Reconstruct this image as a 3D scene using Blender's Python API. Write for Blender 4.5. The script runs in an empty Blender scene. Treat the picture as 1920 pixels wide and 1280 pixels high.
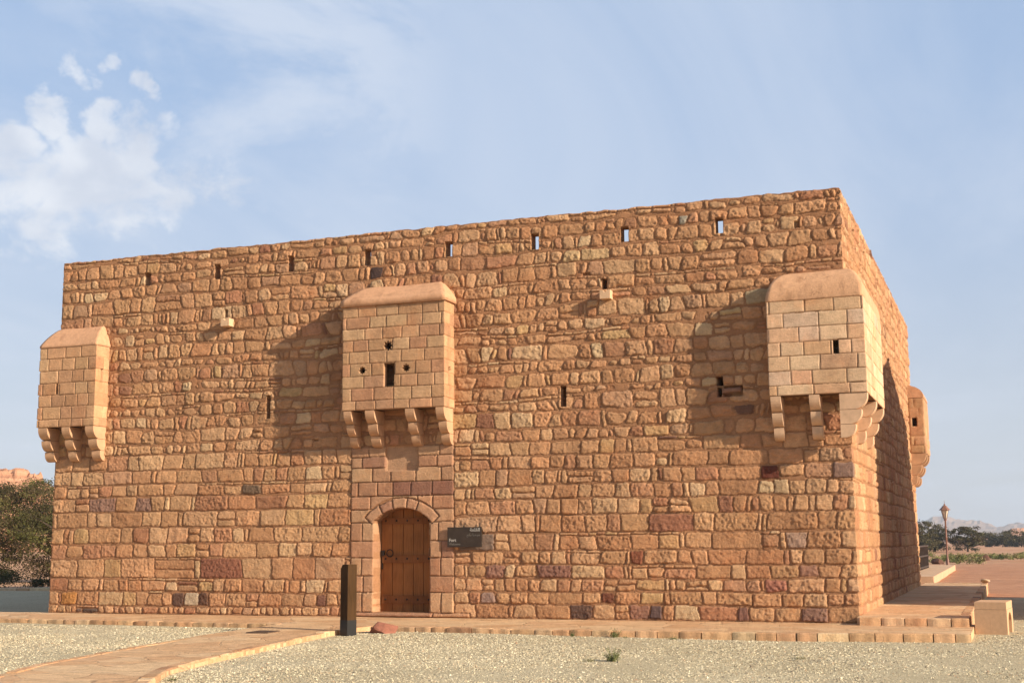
import bpy, bmesh, math, random
import numpy as np
from mathutils import Vector, Matrix

# ------------------------------------------------------------------ camera, sky, sun, exposure
scene = bpy.context.scene
COL = scene.collection
rad = math.radians

cam_d = bpy.data.cameras.new('camera'); cam = bpy.data.objects.new('camera', cam_d); COL.objects.link(cam)
cam_d.sensor_width = 36.0; cam_d.lens = 46.33; cam_d.clip_start = 0.1; cam_d.clip_end = 20000
YAW, PITCH, ROLL = 0.35768, 0.15214, -0.00782
CAM = Vector((2.638, -24.623, 1.446))
f_ = Vector((-math.sin(YAW) * math.cos(PITCH), math.cos(YAW) * math.cos(PITCH), math.sin(PITCH)))
r_ = Vector((math.cos(YAW), math.sin(YAW), 0)); u_ = r_.cross(f_)
r2 = math.cos(ROLL) * r_ + math.sin(ROLL) * u_; u2 = math.cos(ROLL) * u_ - math.sin(ROLL) * r_
cam.matrix_world = Matrix(((r2.x, u2.x, -f_.x, CAM.x), (r2.y, u2.y, -f_.y, CAM.y), (r2.z, u2.z, -f_.z, CAM.z), (0, 0, 0, 1)))
scene.camera = cam

SUN_AZ, SUN_EL = rad(15.0), rad(21.5)          # azimuth measured from +X towards -Y
sun_dir = Vector((math.cos(SUN_EL) * math.cos(SUN_AZ), -math.cos(SUN_EL) * math.sin(SUN_AZ), math.sin(SUN_EL)))
sun_d = bpy.data.lights.new('sun', 'SUN'); sun_d.energy = 5.0; sun_d.angle = rad(0.53); sun_d.color = (1.0, 0.86, 0.68)
sun = bpy.data.objects.new('sun', sun_d); COL.objects.link(sun)
sun.rotation_euler = sun_dir.to_track_quat('Z', 'Y').to_euler()

scene.view_settings.view_transform = 'Standard'; scene.view_settings.look = 'None'
scene.view_settings.exposure = 0.60; scene.view_settings.gamma = 1.0


class N:
    """small node-tree helper"""
    def __init__(self, nt):
        self.nt = nt; nt.nodes.clear()
    def n(self, typ, **kw):
        nd = self.nt.nodes.new(typ)
        for k, v in kw.items():
            if k.startswith('i_'):
                nd.inputs[k[2:].replace('_', ' ')].default_value = v
            else:
                setattr(nd, k, v)
        return nd
    def l(self, a, b): self.nt.links.new(a, b)
    def math(self, op, a, b=None, clamp=False):
        m = self.n('ShaderNodeMath', operation=op, use_clamp=clamp)
        for i, x in enumerate((a, b)):
            if x is None: continue
            if isinstance(x, (int, float)): m.inputs[i].default_value = x
            else: self.l(x, m.inputs[i])
        return m.outputs[0]
    def mix(self, fac, a, b, blend='MIX'):
        m = self.n('ShaderNodeMix', data_type='RGBA', blend_type=blend)
        for key, x in ((0, fac), (6, a), (7, b)):
            if isinstance(x, (int, float)): m.inputs[key].default_value = x
            elif isinstance(x, tuple): m.inputs[key].default_value = (*x, 1) if len(x) == 3 else x
            else: self.l(x, m.inputs[key])
        return m.outputs[2]
    def ramp(self, fac, stops, interp='LINEAR'):
        r = self.n('ShaderNodeValToRGB'); r.color_ramp.interpolation = interp
        el = r.color_ramp.elements
        while len(el) < len(stops): el.new(0.5)
        for e, (p, c) in zip(el, stops):
            e.position = p; e.color = (*c, 1) if isinstance(c, tuple) else (c, c, c, 1)
        self.l(fac, r.inputs[0]); return r.outputs[0]
    def noise(self, vec, scale, detail=4, rough=0.55, dist=0.0):
        t = self.n('ShaderNodeTexNoise'); t.inputs['Scale'].default_value = scale
        t.inputs['Detail'].default_value = detail; t.inputs['Roughness'].default_value = rough
        t.inputs['Distortion'].default_value = dist
        if vec is not None: self.l(vec, t.inputs['Vector'])
        return t.outputs[0]
    def mapping(self, vec, scale=(1, 1, 1), rot=(0, 0, 0), loc=(0, 0, 0)):
        m = self.n('ShaderNodeMapping'); m.inputs['Scale'].default_value = scale
        m.inputs['Rotation'].default_value = rot; m.inputs['Location'].default_value = loc
        self.l(vec, m.inputs['Vector']); return m.outputs[0]
    def sss(self, x, a, b):
        m = self.n('ShaderNodeMapRange', interpolation_type='SMOOTHSTEP')
        m.inputs[1].default_value = a; m.inputs[2].default_value = b
        self.l(x, m.inputs[0]); return m.outputs[0]


def build_world():
    w = bpy.data.worlds.new('World'); scene.world = w; w.use_nodes = True
    g = N(w.node_tree)
    out = g.n('ShaderNodeOutputWorld'); bg = g.n('ShaderNodeBackground'); bg.inputs[1].default_value = 0.088
    g.l(bg.outputs[0], out.inputs[0])
    sky = g.n('ShaderNodeTexSky', sky_type='NISHITA'); sky.sun_disc = False
    sky.sun_elevation = SUN_EL
    sky.sun_rotation = rad(90) + SUN_AZ                   # 0 = +Y, clockwise seen from above
    sky.air_density = 1.0; sky.dust_density = 2.2; sky.ozone_density = 2.0; sky.altitude = 700
    d = g.n('ShaderNodeTexCoord').outputs['Generated']
    sep = g.n('ShaderNodeSeparateXYZ'); g.l(d, sep.inputs[0])
    # plane-projected direction for high cloud
    zz = g.math('MAXIMUM', sep.outputs[2], 0.02)
    px = g.math('DIVIDE', sep.outputs[0], g.math('ADD', zz, 0.12)); py = g.math('DIVIDE', sep.outputs[1], g.math('ADD', zz, 0.12))
    cb = g.n('ShaderNodeCombineXYZ'); g.l(px, cb.inputs[0]); g.l(py, cb.inputs[1])
    cirrus = g.noise(g.mapping(cb.outputs[0], (1.5, 0.6, 1), (0, 0, rad(35))), 0.9, 7, 0.58, 0.6)
    cirrus = g.sss(cirrus, 0.34, 0.72)
    veil = g.sss(g.noise(g.mapping(d, (1.0, 1.0, 2.0), (0, 0, 0), (0.3, 0.1, 0)), 5.0, 8, 0.62, 0.35), 0.37, 0.60)
    vd = g.n('ShaderNodeVectorMath', operation='DISTANCE'); g.l(d, vd.inputs[0]); vd.inputs[1].default_value = (-0.487, 0.802, 0.330)
    veil = g.math('MULTIPLY', veil, g.sss(vd.outputs['Value'], 0.24, 0.05))
    cirrus = g.math('MAXIMUM', g.math('MULTIPLY', cirrus, 0.75), veil)
    haze = g.sss(sep.outputs[2], 0.36, -0.02)              # paler towards the horizon
    c_sky = g.mix(g.math('MULTIPLY', haze, 0.35), sky.outputs[0], SKY_HAZE)
    c_sky = g.mix(g.math('MULTIPLY', g.sss(sep.outputs[1], 0.15, 0.65), 0.74), c_sky, g.mix(haze, SKY_VEIL, SKY_HAZE))
    c_sky = g.mix(g.math('MULTIPLY', cirrus, 0.75), c_sky, SKY_CIRRUS)
    # cumulus cluster to the left
    wn = g.n('ShaderNodeTexNoise'); wn.inputs['Scale'].default_value = 26; wn.inputs['Detail'].default_value = 5; g.l(d, wn.inputs['Vector'])
    w0 = g.n('ShaderNodeVectorMath', operation='SUBTRACT'); g.l(wn.outputs[1], w0.inputs[0]); w0.inputs[1].default_value = (.5, .5, .5)
    w1 = g.n('ShaderNodeVectorMath', operation='SCALE'); g.l(w0.outputs[0], w1.inputs[0]); w1.inputs['Scale'].default_value = 0.050
    w2 = g.n('ShaderNodeVectorMath', operation='ADD'); g.l(d, w2.inputs[0]); g.l(w1.outputs[0], w2.inputs[1]); dw = w2.outputs[0]
    nz2 = g.noise(g.mapping(d, (1, 1, 1.3)), 75, 6, 0.6, 0.4)
    def blob(direction, r0, r1):
        v = g.n('ShaderNodeVectorMath', operation='DISTANCE'); g.l(dw, v.inputs[0])
        v.inputs[1].default_value = Vector(direction).normalized()
        return g.sss(v.outputs['Value'], r1, r0)
    nz = g.noise(g.mapping(d, (1, 1, 1.4)), 22, 10, 0.62, 0.3)
    total = None
    for direction, r0, r1, wgt in CLOUDS:
        b = g.math('MULTIPLY', blob(direction, r0, r1), wgt)
        total = b if total is None else g.math('MAXIMUM', total, b)
    dens = g.sss(g.math('ADD', total, g.math('MULTIPLY', g.math('SUBTRACT', g.math('ADD', g.math('MULTIPLY', nz, 0.86), g.math('MULTIPLY', nz2, 0.14)), 0.5), 2.7)), 0.36, 1.0)
    shade = g.sss(g.noise(g.mapping(d, (1, 1, 1.5), loc=(0.02, 0.0, -0.015)), 14, 4, 0.5, 0.25), 0.35, 0.62)
    c_cl = g.mix(shade, SKY_CLOUD_D, SKY_CLOUD_L)
    c_sky = g.mix(g.math('MULTIPLY', dens, 0.82), c_sky, c_cl)
    g.l(c_sky, bg.inputs[0])


def pix_dir(x, y):
    v = f_ * 2471.07 + r2 * (x - 960) + u2 * (640 - y)
    return tuple(v.normalized())

SKY_HAZE = (4.9, 5.2, 5.75); SKY_VEIL = (3.4, 4.55, 6.5)
SKY_CIRRUS = (5.2, 5.75, 6.7); SKY_CLOUD_L = (6.5, 6.75, 7.2); SKY_CLOUD_D = (5.0, 5.4, 6.2)
# directions (unit vectors) of the cumulus heads: up and to the left of the fort
CLOUDS = [((-0.6121, 0.7467, 0.2603), 0.02, 0.060, .95), ((-0.6191, 0.7254, 0.3009), 0.008, 0.026, .95), ((-0.5904, 0.749, 0.3007), 0.010, 0.028, 1.0),
          ((-0.5768, 0.7655, 0.2853), 0.012, 0.034, 1.0), ((-0.5593, 0.7874, 0.2593), 0.012, 0.045, 0.8), ((-0.5990, 0.730, 0.331), 0.004, 0.020, 0.8), ((-0.588, 0.738, 0.327), 0.003, 0.016, 0.8),
          ((-0.5625, 0.7592, 0.3274), 0.006, 0.019, .85), ((-0.5768, 0.7405, 0.3449), 0.002, 0.013, .75), ((-0.6441, 0.7147, 0.2727), 0.010, 0.036, .85), ((-0.5559, 0.7736, 0.304), 0.005, 0.024, .75),
          ((-0.6374, 0.734, 0.2343), 0.02, 0.06, .72), ((-0.533, 0.805, 0.261), 0.008, 0.045, .66), ((-0.588, 0.767, 0.258), 0.02, 0.05, .85)]
build_world()

# ------------------------------------------------------------------ bookkeeping helpers
def tag(o, label=None, cat=None, group=None, kind=None):
    if label: o['label'] = label
    if cat: o['category'] = cat
    if group: o['group'] = group
    if kind: o['kind'] = kind
    return o

def empty(name, loc, label, cat, group=None):
    o = bpy.data.objects.new(name, None); COL.objects.link(o); o.location = loc
    o.empty_display_size = 0.2
    return tag(o, label, cat, group)

def mesh_obj(name, me, mat=None, parent=None, loc=None):
    o = bpy.data.objects.new(name, me); COL.objects.link(o)
    if mat is not None and not me.materials: me.materials.append(mat)
    if parent is not None: o.parent = parent
    if loc is not None: o.location = loc
    return o

def np_mesh(name, V, F, cols=None, smooth=False):
    """V (n,3) array, F (m,k) array of same-size faces or list of such arrays"""
    if not isinstance(F, list): F = [F]
    F = [np.asarray(x, dtype=np.int32) for x in F if len(x)]
    me = bpy.data.meshes.new(name)
    V = np.asarray(V, dtype=np.float32)
    me.vertices.add(len(V)); me.vertices.foreach_set('co', V.ravel())
    loops = np.concatenate([x.ravel() for x in F]); tot = np.concatenate([np.full(len(x), x.shape[1], np.int32) for x in F])
    start = np.concatenate([[0], np.cumsum(tot)[:-1]]).astype(np.int32)
    me.loops.add(len(loops)); me.loops.foreach_set('vertex_index', loops)
    me.polygons.add(len(tot)); me.polygons.foreach_set('loop_start', start); me.polygons.foreach_set('loop_total', tot)
    me.polygons.foreach_set('use_smooth', np.full(len(tot), bool(smooth)))
    me.update(calc_edges=True)
    if cols is not None:
        a = me.color_attributes.new('tone', 'FLOAT_COLOR', 'POINT')
        c = np.ones((len(V), 4), np.float32); c[:, :3] = cols
        a.data.foreach_set('color', c.ravel())
    me.validate()
    return me

def bm_obj(name, bm, mat=None, parent=None, loc=None, smooth=False, bevel=0.0, seg=2):
    if bevel > 0:
        es = [e for e in bm.edges if len(e.link_faces) == 2 and e.calc_face_angle(0) > 0.5]
        bmesh.ops.bevel(bm, geom=es, offset=bevel, segments=seg, profile=0.6, affect='EDGES', clamp_overlap=True)
    bmesh.ops.recalc_face_normals(bm, faces=bm.faces)
    me = bpy.data.meshes.new(name); bm.to_mesh(me); bm.free()
    if smooth:
        me.polygons.foreach_set('use_smooth', [True] * len(me.polygons))
    return mesh_obj(name, me, mat, parent, loc)

def add_box(bm, lo, hi, rot=0.0, centre=None, mat_index=0):
    lo, hi = Vector(lo), Vector(hi)
    vs = [bm.verts.new((x, y, z)) for x in (lo.x, hi.x) for y in (lo.y, hi.y) for z in (lo.z, hi.z)]
    fs = [(0, 1, 3, 2), (4, 6, 7, 5), (0, 4, 5, 1), (2, 3, 7, 6), (0, 2, 6, 4), (1, 5, 7, 3)]
    for q in fs:
        f = bm.faces.new([vs[i] for i in q]); f.material_index = mat_index
    if rot:
        c = Vector(centre) if centre is not None else (lo + hi) / 2
        bmesh.ops.rotate(bm, verts=vs, cent=c, matrix=Matrix.Rotation(rot, 3, 'Z'))
    return vs

def add_prism(bm, pts, axis, a, b):
    """extrude a closed 2-D outline along axis from a to b; pts in the other two axes in xyz order"""
    def mk(p, t):
        c = list(p); c.insert(axis, t); return bm.verts.new(c)
    A = [mk(p, a) for p in pts]; B = [mk(p, b) for p in pts]
    n = len(pts)
    bm.faces.new(A); bm.faces.new(list(reversed(B)))
    for i in range(n):
        bm.faces.new((A[i], B[i], B[(i + 1) % n], A[(i + 1) % n]))
    return A + B

def add_lathe(bm, prof, centre, n=12):
    rings = []
    for r, z in prof:
        rings.append([bm.verts.new((centre[0] + r * math.cos(2 * math.pi * k / n), centre[1] + r * math.sin(2 * math.pi * k / n), centre[2] + z)) for k in range(n)])
    for A, B in zip(rings[:-1], rings[1:]):
        for k in range(n):
            bm.faces.new((A[k], A[(k + 1) % n], B[(k + 1) % n], B[k]))
    bm.faces.new(list(reversed(rings[0]))); bm.faces.new(rings[-1])

def add_tube(bm, pts, radii, n=7):
    rings = []
    for i, p in enumerate(pts):
        p = Vector(p); q = Vector(pts[min(i + 1, len(pts) - 1)]) - Vector(pts[max(i - 1, 0)])
        q.normalize(); a = q.orthogonal().normalized(); b = q.cross(a)
        rings.append([bm.verts.new(p + radii[i] * (math.cos(2 * math.pi * k / n) * a + math.sin(2 * math.pi * k / n) * b)) for k in range(n)])
    for A, B in zip(rings[:-1], rings[1:]):
        # align the ring start to limit twist
        off = min(range(n), key=lambda o: (A[0].co - B[o].co).length)
        for k in range(n):
            bm.faces.new((A[k], A[(k + 1) % n], B[(k + 1 + off) % n], B[(k + off) % n]))
    bm.faces.new(list(reversed(rings[0]))); bm.faces.new(rings[-1])

# ------------------------------------------------------------------ materials
def new_mat(name):
    m = bpy.data.materials.new(name); m.use_nodes = True
    g = N(m.node_tree)
    out = g.n('ShaderNodeOutputMaterial'); b = g.n('ShaderNodeBsdfPrincipled')
    b.inputs['Roughness'].default_value = 0.92; b.inputs['Specular IOR Level'].default_value = 0.15
    g.l(b.outputs[0], out.inputs[0])
    return m, g, b

def bump(g, b, height, strength, dist):
    bp = g.n('ShaderNodeBump'); bp.inputs['Strength'].default_value = strength; bp.inputs['Distance'].default_value = dist
    g.l(height, bp.inputs['Height']); g.l(bp.outputs[0], b.inputs['Normal'])

def mat_masonry(name, gain=1.0, bump_s=1.0):
    m, g, b = new_mat(name)
    at = g.n('ShaderNodeAttribute', attribute_name='tone').outputs['Color']
    p = g.n('ShaderNodeNewGeometry').outputs['Position']
    n1 = g.noise(p, 5.0, 5, 0.6); n2 = g.noise(p, 38, 4, 0.65); n3 = g.noise(g.mapping(p, (3, 3, 22)), 2.2, 5, 0.6, 0.5)
    v = g.math('ADD', g.math('MULTIPLY', n2, 0.42), g.math('MULTIPLY', n1, 0.55))
    v = g.math('ADD', v, g.math('MULTIPLY', n3, 0.35))
    shade = g.ramp(v, [(0.36, 0.62), (0.66, 1.0), (0.95, 1.34)])
    c = g.mix(1.0, at, shade, 'MULTIPLY')
    warm = g.mix(g.math('MULTIPLY', g.sss(g.noise(p, 2.3, 5, 0.65), 0.5, 0.75), 0.4), c, g.mix(1.0, c, (1.12, 0.84, 0.66), 'MULTIPLY'))
    dust = g.mix(g.math('MULTIPLY', g.sss(g.noise(p, 9, 5, 0.7), 0.58, 0.72), 0.22), warm, (0.62, 0.40, 0.22))
    wth = g.noise(g.mapping(p, (1, 1, 0.35)), 0.9, 6, 0.62, 0.4)
    dust = g.mix(1.0, dust, g.ramp(wth, [(0.30, (0.80, 0.78, 0.77)), (0.5, 1.0), (0.72, (1.10, 1.08, 1.05))]), 'MULTIPLY')
    c = g.mix(1.0, dust, (gain, gain, gain), 'MULTIPLY')
    g.l(c, b.inputs['Base Color'])
    hb = g.math('ADD', g.math('MULTIPLY', g.noise(p, 26, 6, 0.7), 0.6), g.math('MULTIPLY', g.noise(p, 85, 4, 0.7), 0.35))
    bump(g, b, hb, bump_s, 0.045)
    return m

def mat_plain(name, col, var=0.25, scale=6.0, rough=0.9, bump_s=0.2, bscale=40, bdist=0.01, spec=0.15, metal=0.0, stretch=(1, 1, 1)):
    m, g, b = new_mat(name)
    p = g.n('ShaderNodeNewGeometry').outputs['Position']
    n1 = g.noise(g.mapping(p, stretch), scale, 6, 0.62)
    s = g.ramp(n1, [(0.25, 1 - var), (0.75, 1 + var)])
    g.l(g.mix(1.0, tuple(col), s, 'MULTIPLY'), b.inputs['Base Color'])
    b.inputs['Roughness'].default_value = rough; b.inputs['Specular IOR Level'].default_value = spec; b.inputs['Metallic'].default_value = metal
    if bump_s: bump(g, b, g.noise(g.mapping(p, stretch), bscale, 5, 0.65), bump_s, bdist)
    return m

M = {}
M['masonry'] = mat_masonry('rubble_masonry')
M['ashlar'] = mat_masonry('dressed_masonry', bump_s=0.55)
def mat_plaster(name, col):
    m, g, b = new_mat(name)
    p = g.n('ShaderNodeNewGeometry').outputs['Position']
    st = g.noise(g.mapping(p, (2.2, 2.2, 0.7)), 1.6, 7, 0.68, 0.5); fine = g.noise(p, 14, 6, 0.7)
    c = g.mix(1.0, col, g.ramp(st, [(0.28, (0.66, 0.62, 0.60)), (0.48, 1.0), (0.75, (1.12, 1.13, 1.15))]), 'MULTIPLY')
    c = g.mix(1.0, c, g.ramp(fine, [(0.3, 0.84), (0.6, 1.04)]), 'MULTIPLY')
    vo = g.n('ShaderNodeTexVoronoi', feature='DISTANCE_TO_EDGE'); vo.inputs['Scale'].default_value = 1.1
    wv = g.n('ShaderNodeVectorMath', operation='ADD'); g.l(p, wv.inputs[0]); nn = g.n('ShaderNodeTexNoise'); nn.inputs['Scale'].default_value = 3.0; nn.inputs['Detail'].default_value = 5; g.l(p, nn.inputs['Vector']); g.l(nn.outputs[1], wv.inputs[1]); g.l(wv.outputs[0], vo.inputs['Vector'])
    cr = g.math('MULTIPLY', g.sss(vo.outputs['Distance'], 0.012, 0.003), g.sss(g.noise(p, 1.3, 3), 0.5, 0.6))
    c = g.mix(g.math('MULTIPLY', cr, 0.5), c, (0.22, 0.12, 0.07))
    g.l(c, b.inputs['Base Color'])
    bump(g, b, g.math('SUBTRACT', g.math('ADD', g.noise(p, 5, 6, 0.65), g.math('MULTIPLY', g.noise(p, 45, 4, 0.7), 0.4)), g.math('MULTIPLY', cr, 0.5)), 0.6, 0.03)
    return m
M['plaster'] = mat_plaster('lime_plaster', (0.58, 0.325, 0.185))
M['plaster_new'] = mat_plaster('pale_plaster', (0.60, 0.345, 0.195))
M['corbel'] = mat_plain('corbel_stone', (0.52, 0.31, 0.18), 0.22, 5.0, 0.95, 0.35, 45, 0.012)
M['corbel_new'] = mat_plain('pale_corbel_stone', (0.60, 0.395, 0.25), 0.2, 5.0, 0.95, 0.3, 45, 0.01)
M['spout'] = mat_plain('spout_stone', (0.62, 0.41, 0.25), 0.15, 9.0, 0.95, 0.25, 60, 0.008)
M['dark'] = mat_plain('dark_slab', (0.20, 0.12, 0.07), 0.2, 4.0)  # dark brown, used on the turret floor slabs

# ------------------------------------------------------------------ masonry height fields
_T = np.random.default_rng(5).random((6, 256, 256)).astype(np.float32)
def vnoise(x, y, seed=0):
    t = _T[seed % 6]; o = seed * 37
    xi = np.floor(x).astype(np.int64); yi = np.floor(y).astype(np.int64)
    fx = x - xi; fy = y - yi; fx = fx * fx * (3 - 2 * fx); fy = fy * fy * (3 - 2 * fy)
    a = (xi + o) & 255; b = (xi + 1 + o) & 255; c = (yi + o) & 255; d = (yi + 1 + o) & 255
    return ((t[c, a] * (1 - fx) + t[c, b] * fx) * (1 - fy) + (t[d, a] * (1 - fx) + t[d, b] * fx) * fy) * 2 - 1
def fbm(x, y, seed=0, oct=3):
    s = 0; a = 1.0; k = 0
    for i in range(oct):
        s = s + a * vnoise(x * 2 ** i + 17.3 * i, y * 2 ** i + 9.1 * i, seed + i); k += a; a *= 0.55
    return s / k

class Field:
    def __init__(self, s, z, seed=0, mortar=(0.38, 0.195, 0.10), warp=0.019, groove=0.010):
        self.s, self.z = np.asarray(s), np.asarray(z)
        self.S, self.Z = np.meshgrid(self.s, self.z)
        S, Z = self.S, self.Z
        self.SW = S + warp * fbm(S * 7, Z * 7, seed, 3); self.ZW = Z + warp * fbm(S * 7 + 50, Z * 7 + 31, seed + 1, 3)
        self.NF = fbm(S * 13, Z * 13, seed + 2, 4); self.NR = 1 - 2 * np.abs(fbm(S * 9 + 5, Z * 9, seed + 3, 3))
        self.N2 = fbm(S * 27 + 9, Z * 27, seed + 4, 2)
        self.H = 0.004 * fbm(S * 20, Z * 20, seed + 4, 3)
        self.C = np.empty(S.shape + (3,)); self.C[:] = mortar
        self.C *= (1 + 0.14 * fbm(S * 3, Z * 3, seed + 5, 4))[..., None]
        self.mortar = np.array(mortar); self.groove = groove
        self.hole = np.zeros((len(self.z) - 1, len(self.s) - 1), np.int32)
        self.depth = {}; self.open = {}
    def win(self, s0, s1, z0, z1):
        a, b = np.searchsorted(self.s, [s0, s1]); c, d = np.searchsorted(self.z, [z0, z1])
        return slice(max(c, 0), d), slice(max(a, 0), b)
    def stone(self, quad, col, hs=0.03, gap=0.012, K=70., ew=0.05, rough=0.010, tilt=(0, 0), bulge=0.3, warp=1.0, facets=0):
        q = np.asarray(quad, float); lo = q.min(0) - 0.05; hi = q.max(0) + 0.05
        w = self.win(lo[0], hi[0], lo[1], hi[1])
        x = self.S[w] + warp * (self.SW[w] - self.S[w]); y = self.Z[w] + warp * (self.ZW[w] - self.Z[w])
        if x.size == 0: return
        acc = 0
        for i in range(len(q)):
            a = q[i]; e = q[(i + 1) % len(q)] - a; L = np.hypot(*e)
            if L < 1e-6: continue
            acc = acc + np.exp(np.clip(-K * ((x - a[0]) * (-e[1] / L) + (y - a[1]) * (e[0] / L)), -60, 60))
        d = -np.log(acc) / K
        self._put(w, d, x, y, q.mean(0), col, hs, gap, ew, rough, tilt, bulge, facets)
    def _put(self, w, d, x, y, cen, col, hs, gap, ew, rough, tilt, bulge, facets=0):
        m = d > gap
        if not m.any(): return
        gv = (d > gap - 0.013) & ~m
        self.H[w] = np.where(gv, np.minimum(self.H[w], -self.groove), self.H[w])
        t = np.clip((d - gap) / ew, 0, 1); prof = 1 - (1 - t) ** 2.4
        dm = max((d - gap).max(), 1e-4)
        h = hs * prof * (1 - bulge + bulge * np.sqrt(np.clip((d - gap) / dm, 0, 1)))
        h = h + prof * (rough * (0.6 * self.NF[w] + 0.5 * self.NR[w] + 0.5 * self.N2[w]) + tilt[0] * (x - cen[0]) + tilt[1] * (y - cen[1]))
        if facets:
            for _ in range(facets):
                a = rng.random() * 6.283; sl = rng.uniform(0.03, 0.14); off = rng.uniform(0.70, 1.25) * hs
                h = np.minimum(h, np.maximum(off + sl * (np.cos(a) * (x - cen[0]) + np.sin(a) * (y - cen[1])), 0.38 * hs) + 0.5 * rough * self.N2[w] + 0.25 * rough * self.NR[w])
        self.H[w] = np.where(m, h, self.H[w])
        c = np.asarray(col)[None, None, :] * (1 + 0.09 * self.NF[w] + 0.05 * self.NR[w])[..., None]
        self.C[w] = np.where(m[..., None], c, self.C[w])
    def clear(self, mask, h=0.0):
        self.H[mask] = h; self.C[mask] = self.mortar
    def cut(self, mask_cell, depth, is_open=False):
        k = len(self.depth) + 1; self.hole[mask_cell] = k; self.depth[k] = depth; self.open[k] = is_open
    def cut_rect(self, s0, s1, z0, z1, depth, is_open=False):
        sc = (self.s[1:] + self.s[:-1]) / 2; zc = (self.z[1:] + self.z[:-1]) / 2
        self.cut((zc[:, None] > z0) & (zc[:, None] < z1) & (sc[None] > s0) & (sc[None] < s1), depth, is_open)
    def mesh(self, name, f, cap_depth=None, inner=None, zfun=None):
        """f(S, Z, H) -> xyz arrays.  cap_depth: closes the top back to that depth; inner=(z0, depth): back face of the parapet"""
        S, Z, H = self.S, self.Z, self.H
        if zfun is not None: Z = zfun(S, Z)
        nz, ns = S.shape
        P = [np.stack(f(S, Z, H), -1).reshape(-1, 3)]; Cs = [self.C.reshape(-1, 3)]
        idx = np.arange(nz * ns).reshape(nz, ns)
        quad = np.stack([idx[:-1, :-1], idx[:-1, 1:], idx[1:, 1:], idx[1:, :-1]], -1)
        F = [quad[self.hole == 0]]
        n = nz * ns
        def add_layer(depth_of, rows, cols):
            nonlocal n
            s, z = S[rows, cols], Z[rows, cols]
            P.append(np.stack(f(s, z, -np.broadcast_to(depth_of, s.shape)), -1)); Cs.append(self.C[rows, cols] * 0 + self.mortar)
            b = n; n += len(s); return b
        for k, dep in self.depth.items():
            m = self.hole == k
            pad = np.pad(m, 1)
            edges = []
            r, c = np.nonzero(m & ~pad[:-2, 1:-1]); edges.append((r, c, r, c + 1))           # bottom
            r, c = np.nonzero(m & ~pad[2:, 1:-1]); edges.append((r + 1, c + 1, r + 1, c))       # top
            r, c = np.nonzero(m & ~pad[1:-1, :-2]); edges.append((r + 1, c, r, c))              # left
            r, c = np.nonzero(m & ~pad[1:-1, 2:]); edges.append((r, c + 1, r + 1, c + 1))       # right
            r0, c0, r1, c1 = [np.concatenate(x) for x in zip(*edges)]
            a = add_layer(dep, r0, c0); b = add_layer(dep, r1, c1); q = np.arange(len(r0))
            F.append(np.stack([idx[r0, c0], idx[r1, c1], b + q, a + q], -1))
            if not self.open[k]:
                rr, cc = np.nonzero(m)
                corner = []
                for dr, dc in ((0, 0), (0, 1), (1, 1), (1, 0)):
                    corner.append(add_layer(dep, rr + dr, cc + dc) + np.arange(len(rr)))
                F.append(np.stack(corner, -1))
        if cap_depth is not None:
            cc = np.arange(ns); a = add_layer(cap_depth, np.full(ns, nz - 1), cc)
            F.append(np.stack([idx[-1, :-1], idx[-1, 1:], a + cc[1:], a + cc[:-1]], -1))
        if inner is not None:
            z0, dep = inner
            rr, cc = np.nonzero((self.hole == 0) & (self.z[:-1, None] >= z0))
            step = 1
            corner = [add_layer(dep, rr + dr, cc + dc) + np.arange(len(rr)) for dr, dc in ((0, 1), (0, 0), (1, 0), (1, 1))]
            F.append(np.stack(corner, -1))
        return np_mesh(name, np.concatenate(P), F, np.concatenate(Cs), smooth=True)

rng = random.Random(11)
TAN = [((0.51, 0.275, 0.147), 28), ((0.48, 0.250, 0.130), 24), ((0.53, 0.298, 0.165), 18), ((0.45, 0.224, 0.116), 12), ((0.55, 0.330, 0.185), 7),
       ((0.46, 0.222, 0.124), 6), ((0.39, 0.188, 0.104), 4), ((0.30, 0.138, 0.084), 0.9), ((0.20, 0.098, 0.068), 0.3), ((0.56, 0.365, 0.215), 2.5), ((0.46, 0.252, 0.148), 4), ((0.51, 0.300, 0.150), 3)]
def pick(table, r=rng, jit=0.10):
    t = sum(w for _, w in table); x = r.random() * t
    for c, w in table:
        x -= w
        if x <= 0: break
    k = 1 + jit * (r.random() * 2 - 1); h = 1 + 0.05 * (r.random() * 2 - 1)
    return (c[0] * k, c[1] * k * h * 1.035, c[2] * k * h * 1.01)

SPECIAL = []                                  # (s, z, colour): stones the photograph singles out
def stone_colour(quad, table):
    q = np.asarray(quad)
    for s, z, c in SPECIAL:
        if q[:, 0].min() < s < q[:, 0].max() and q[:, 1].min() < z < q[:, 1].max():
            return c
    return pick(table)

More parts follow.
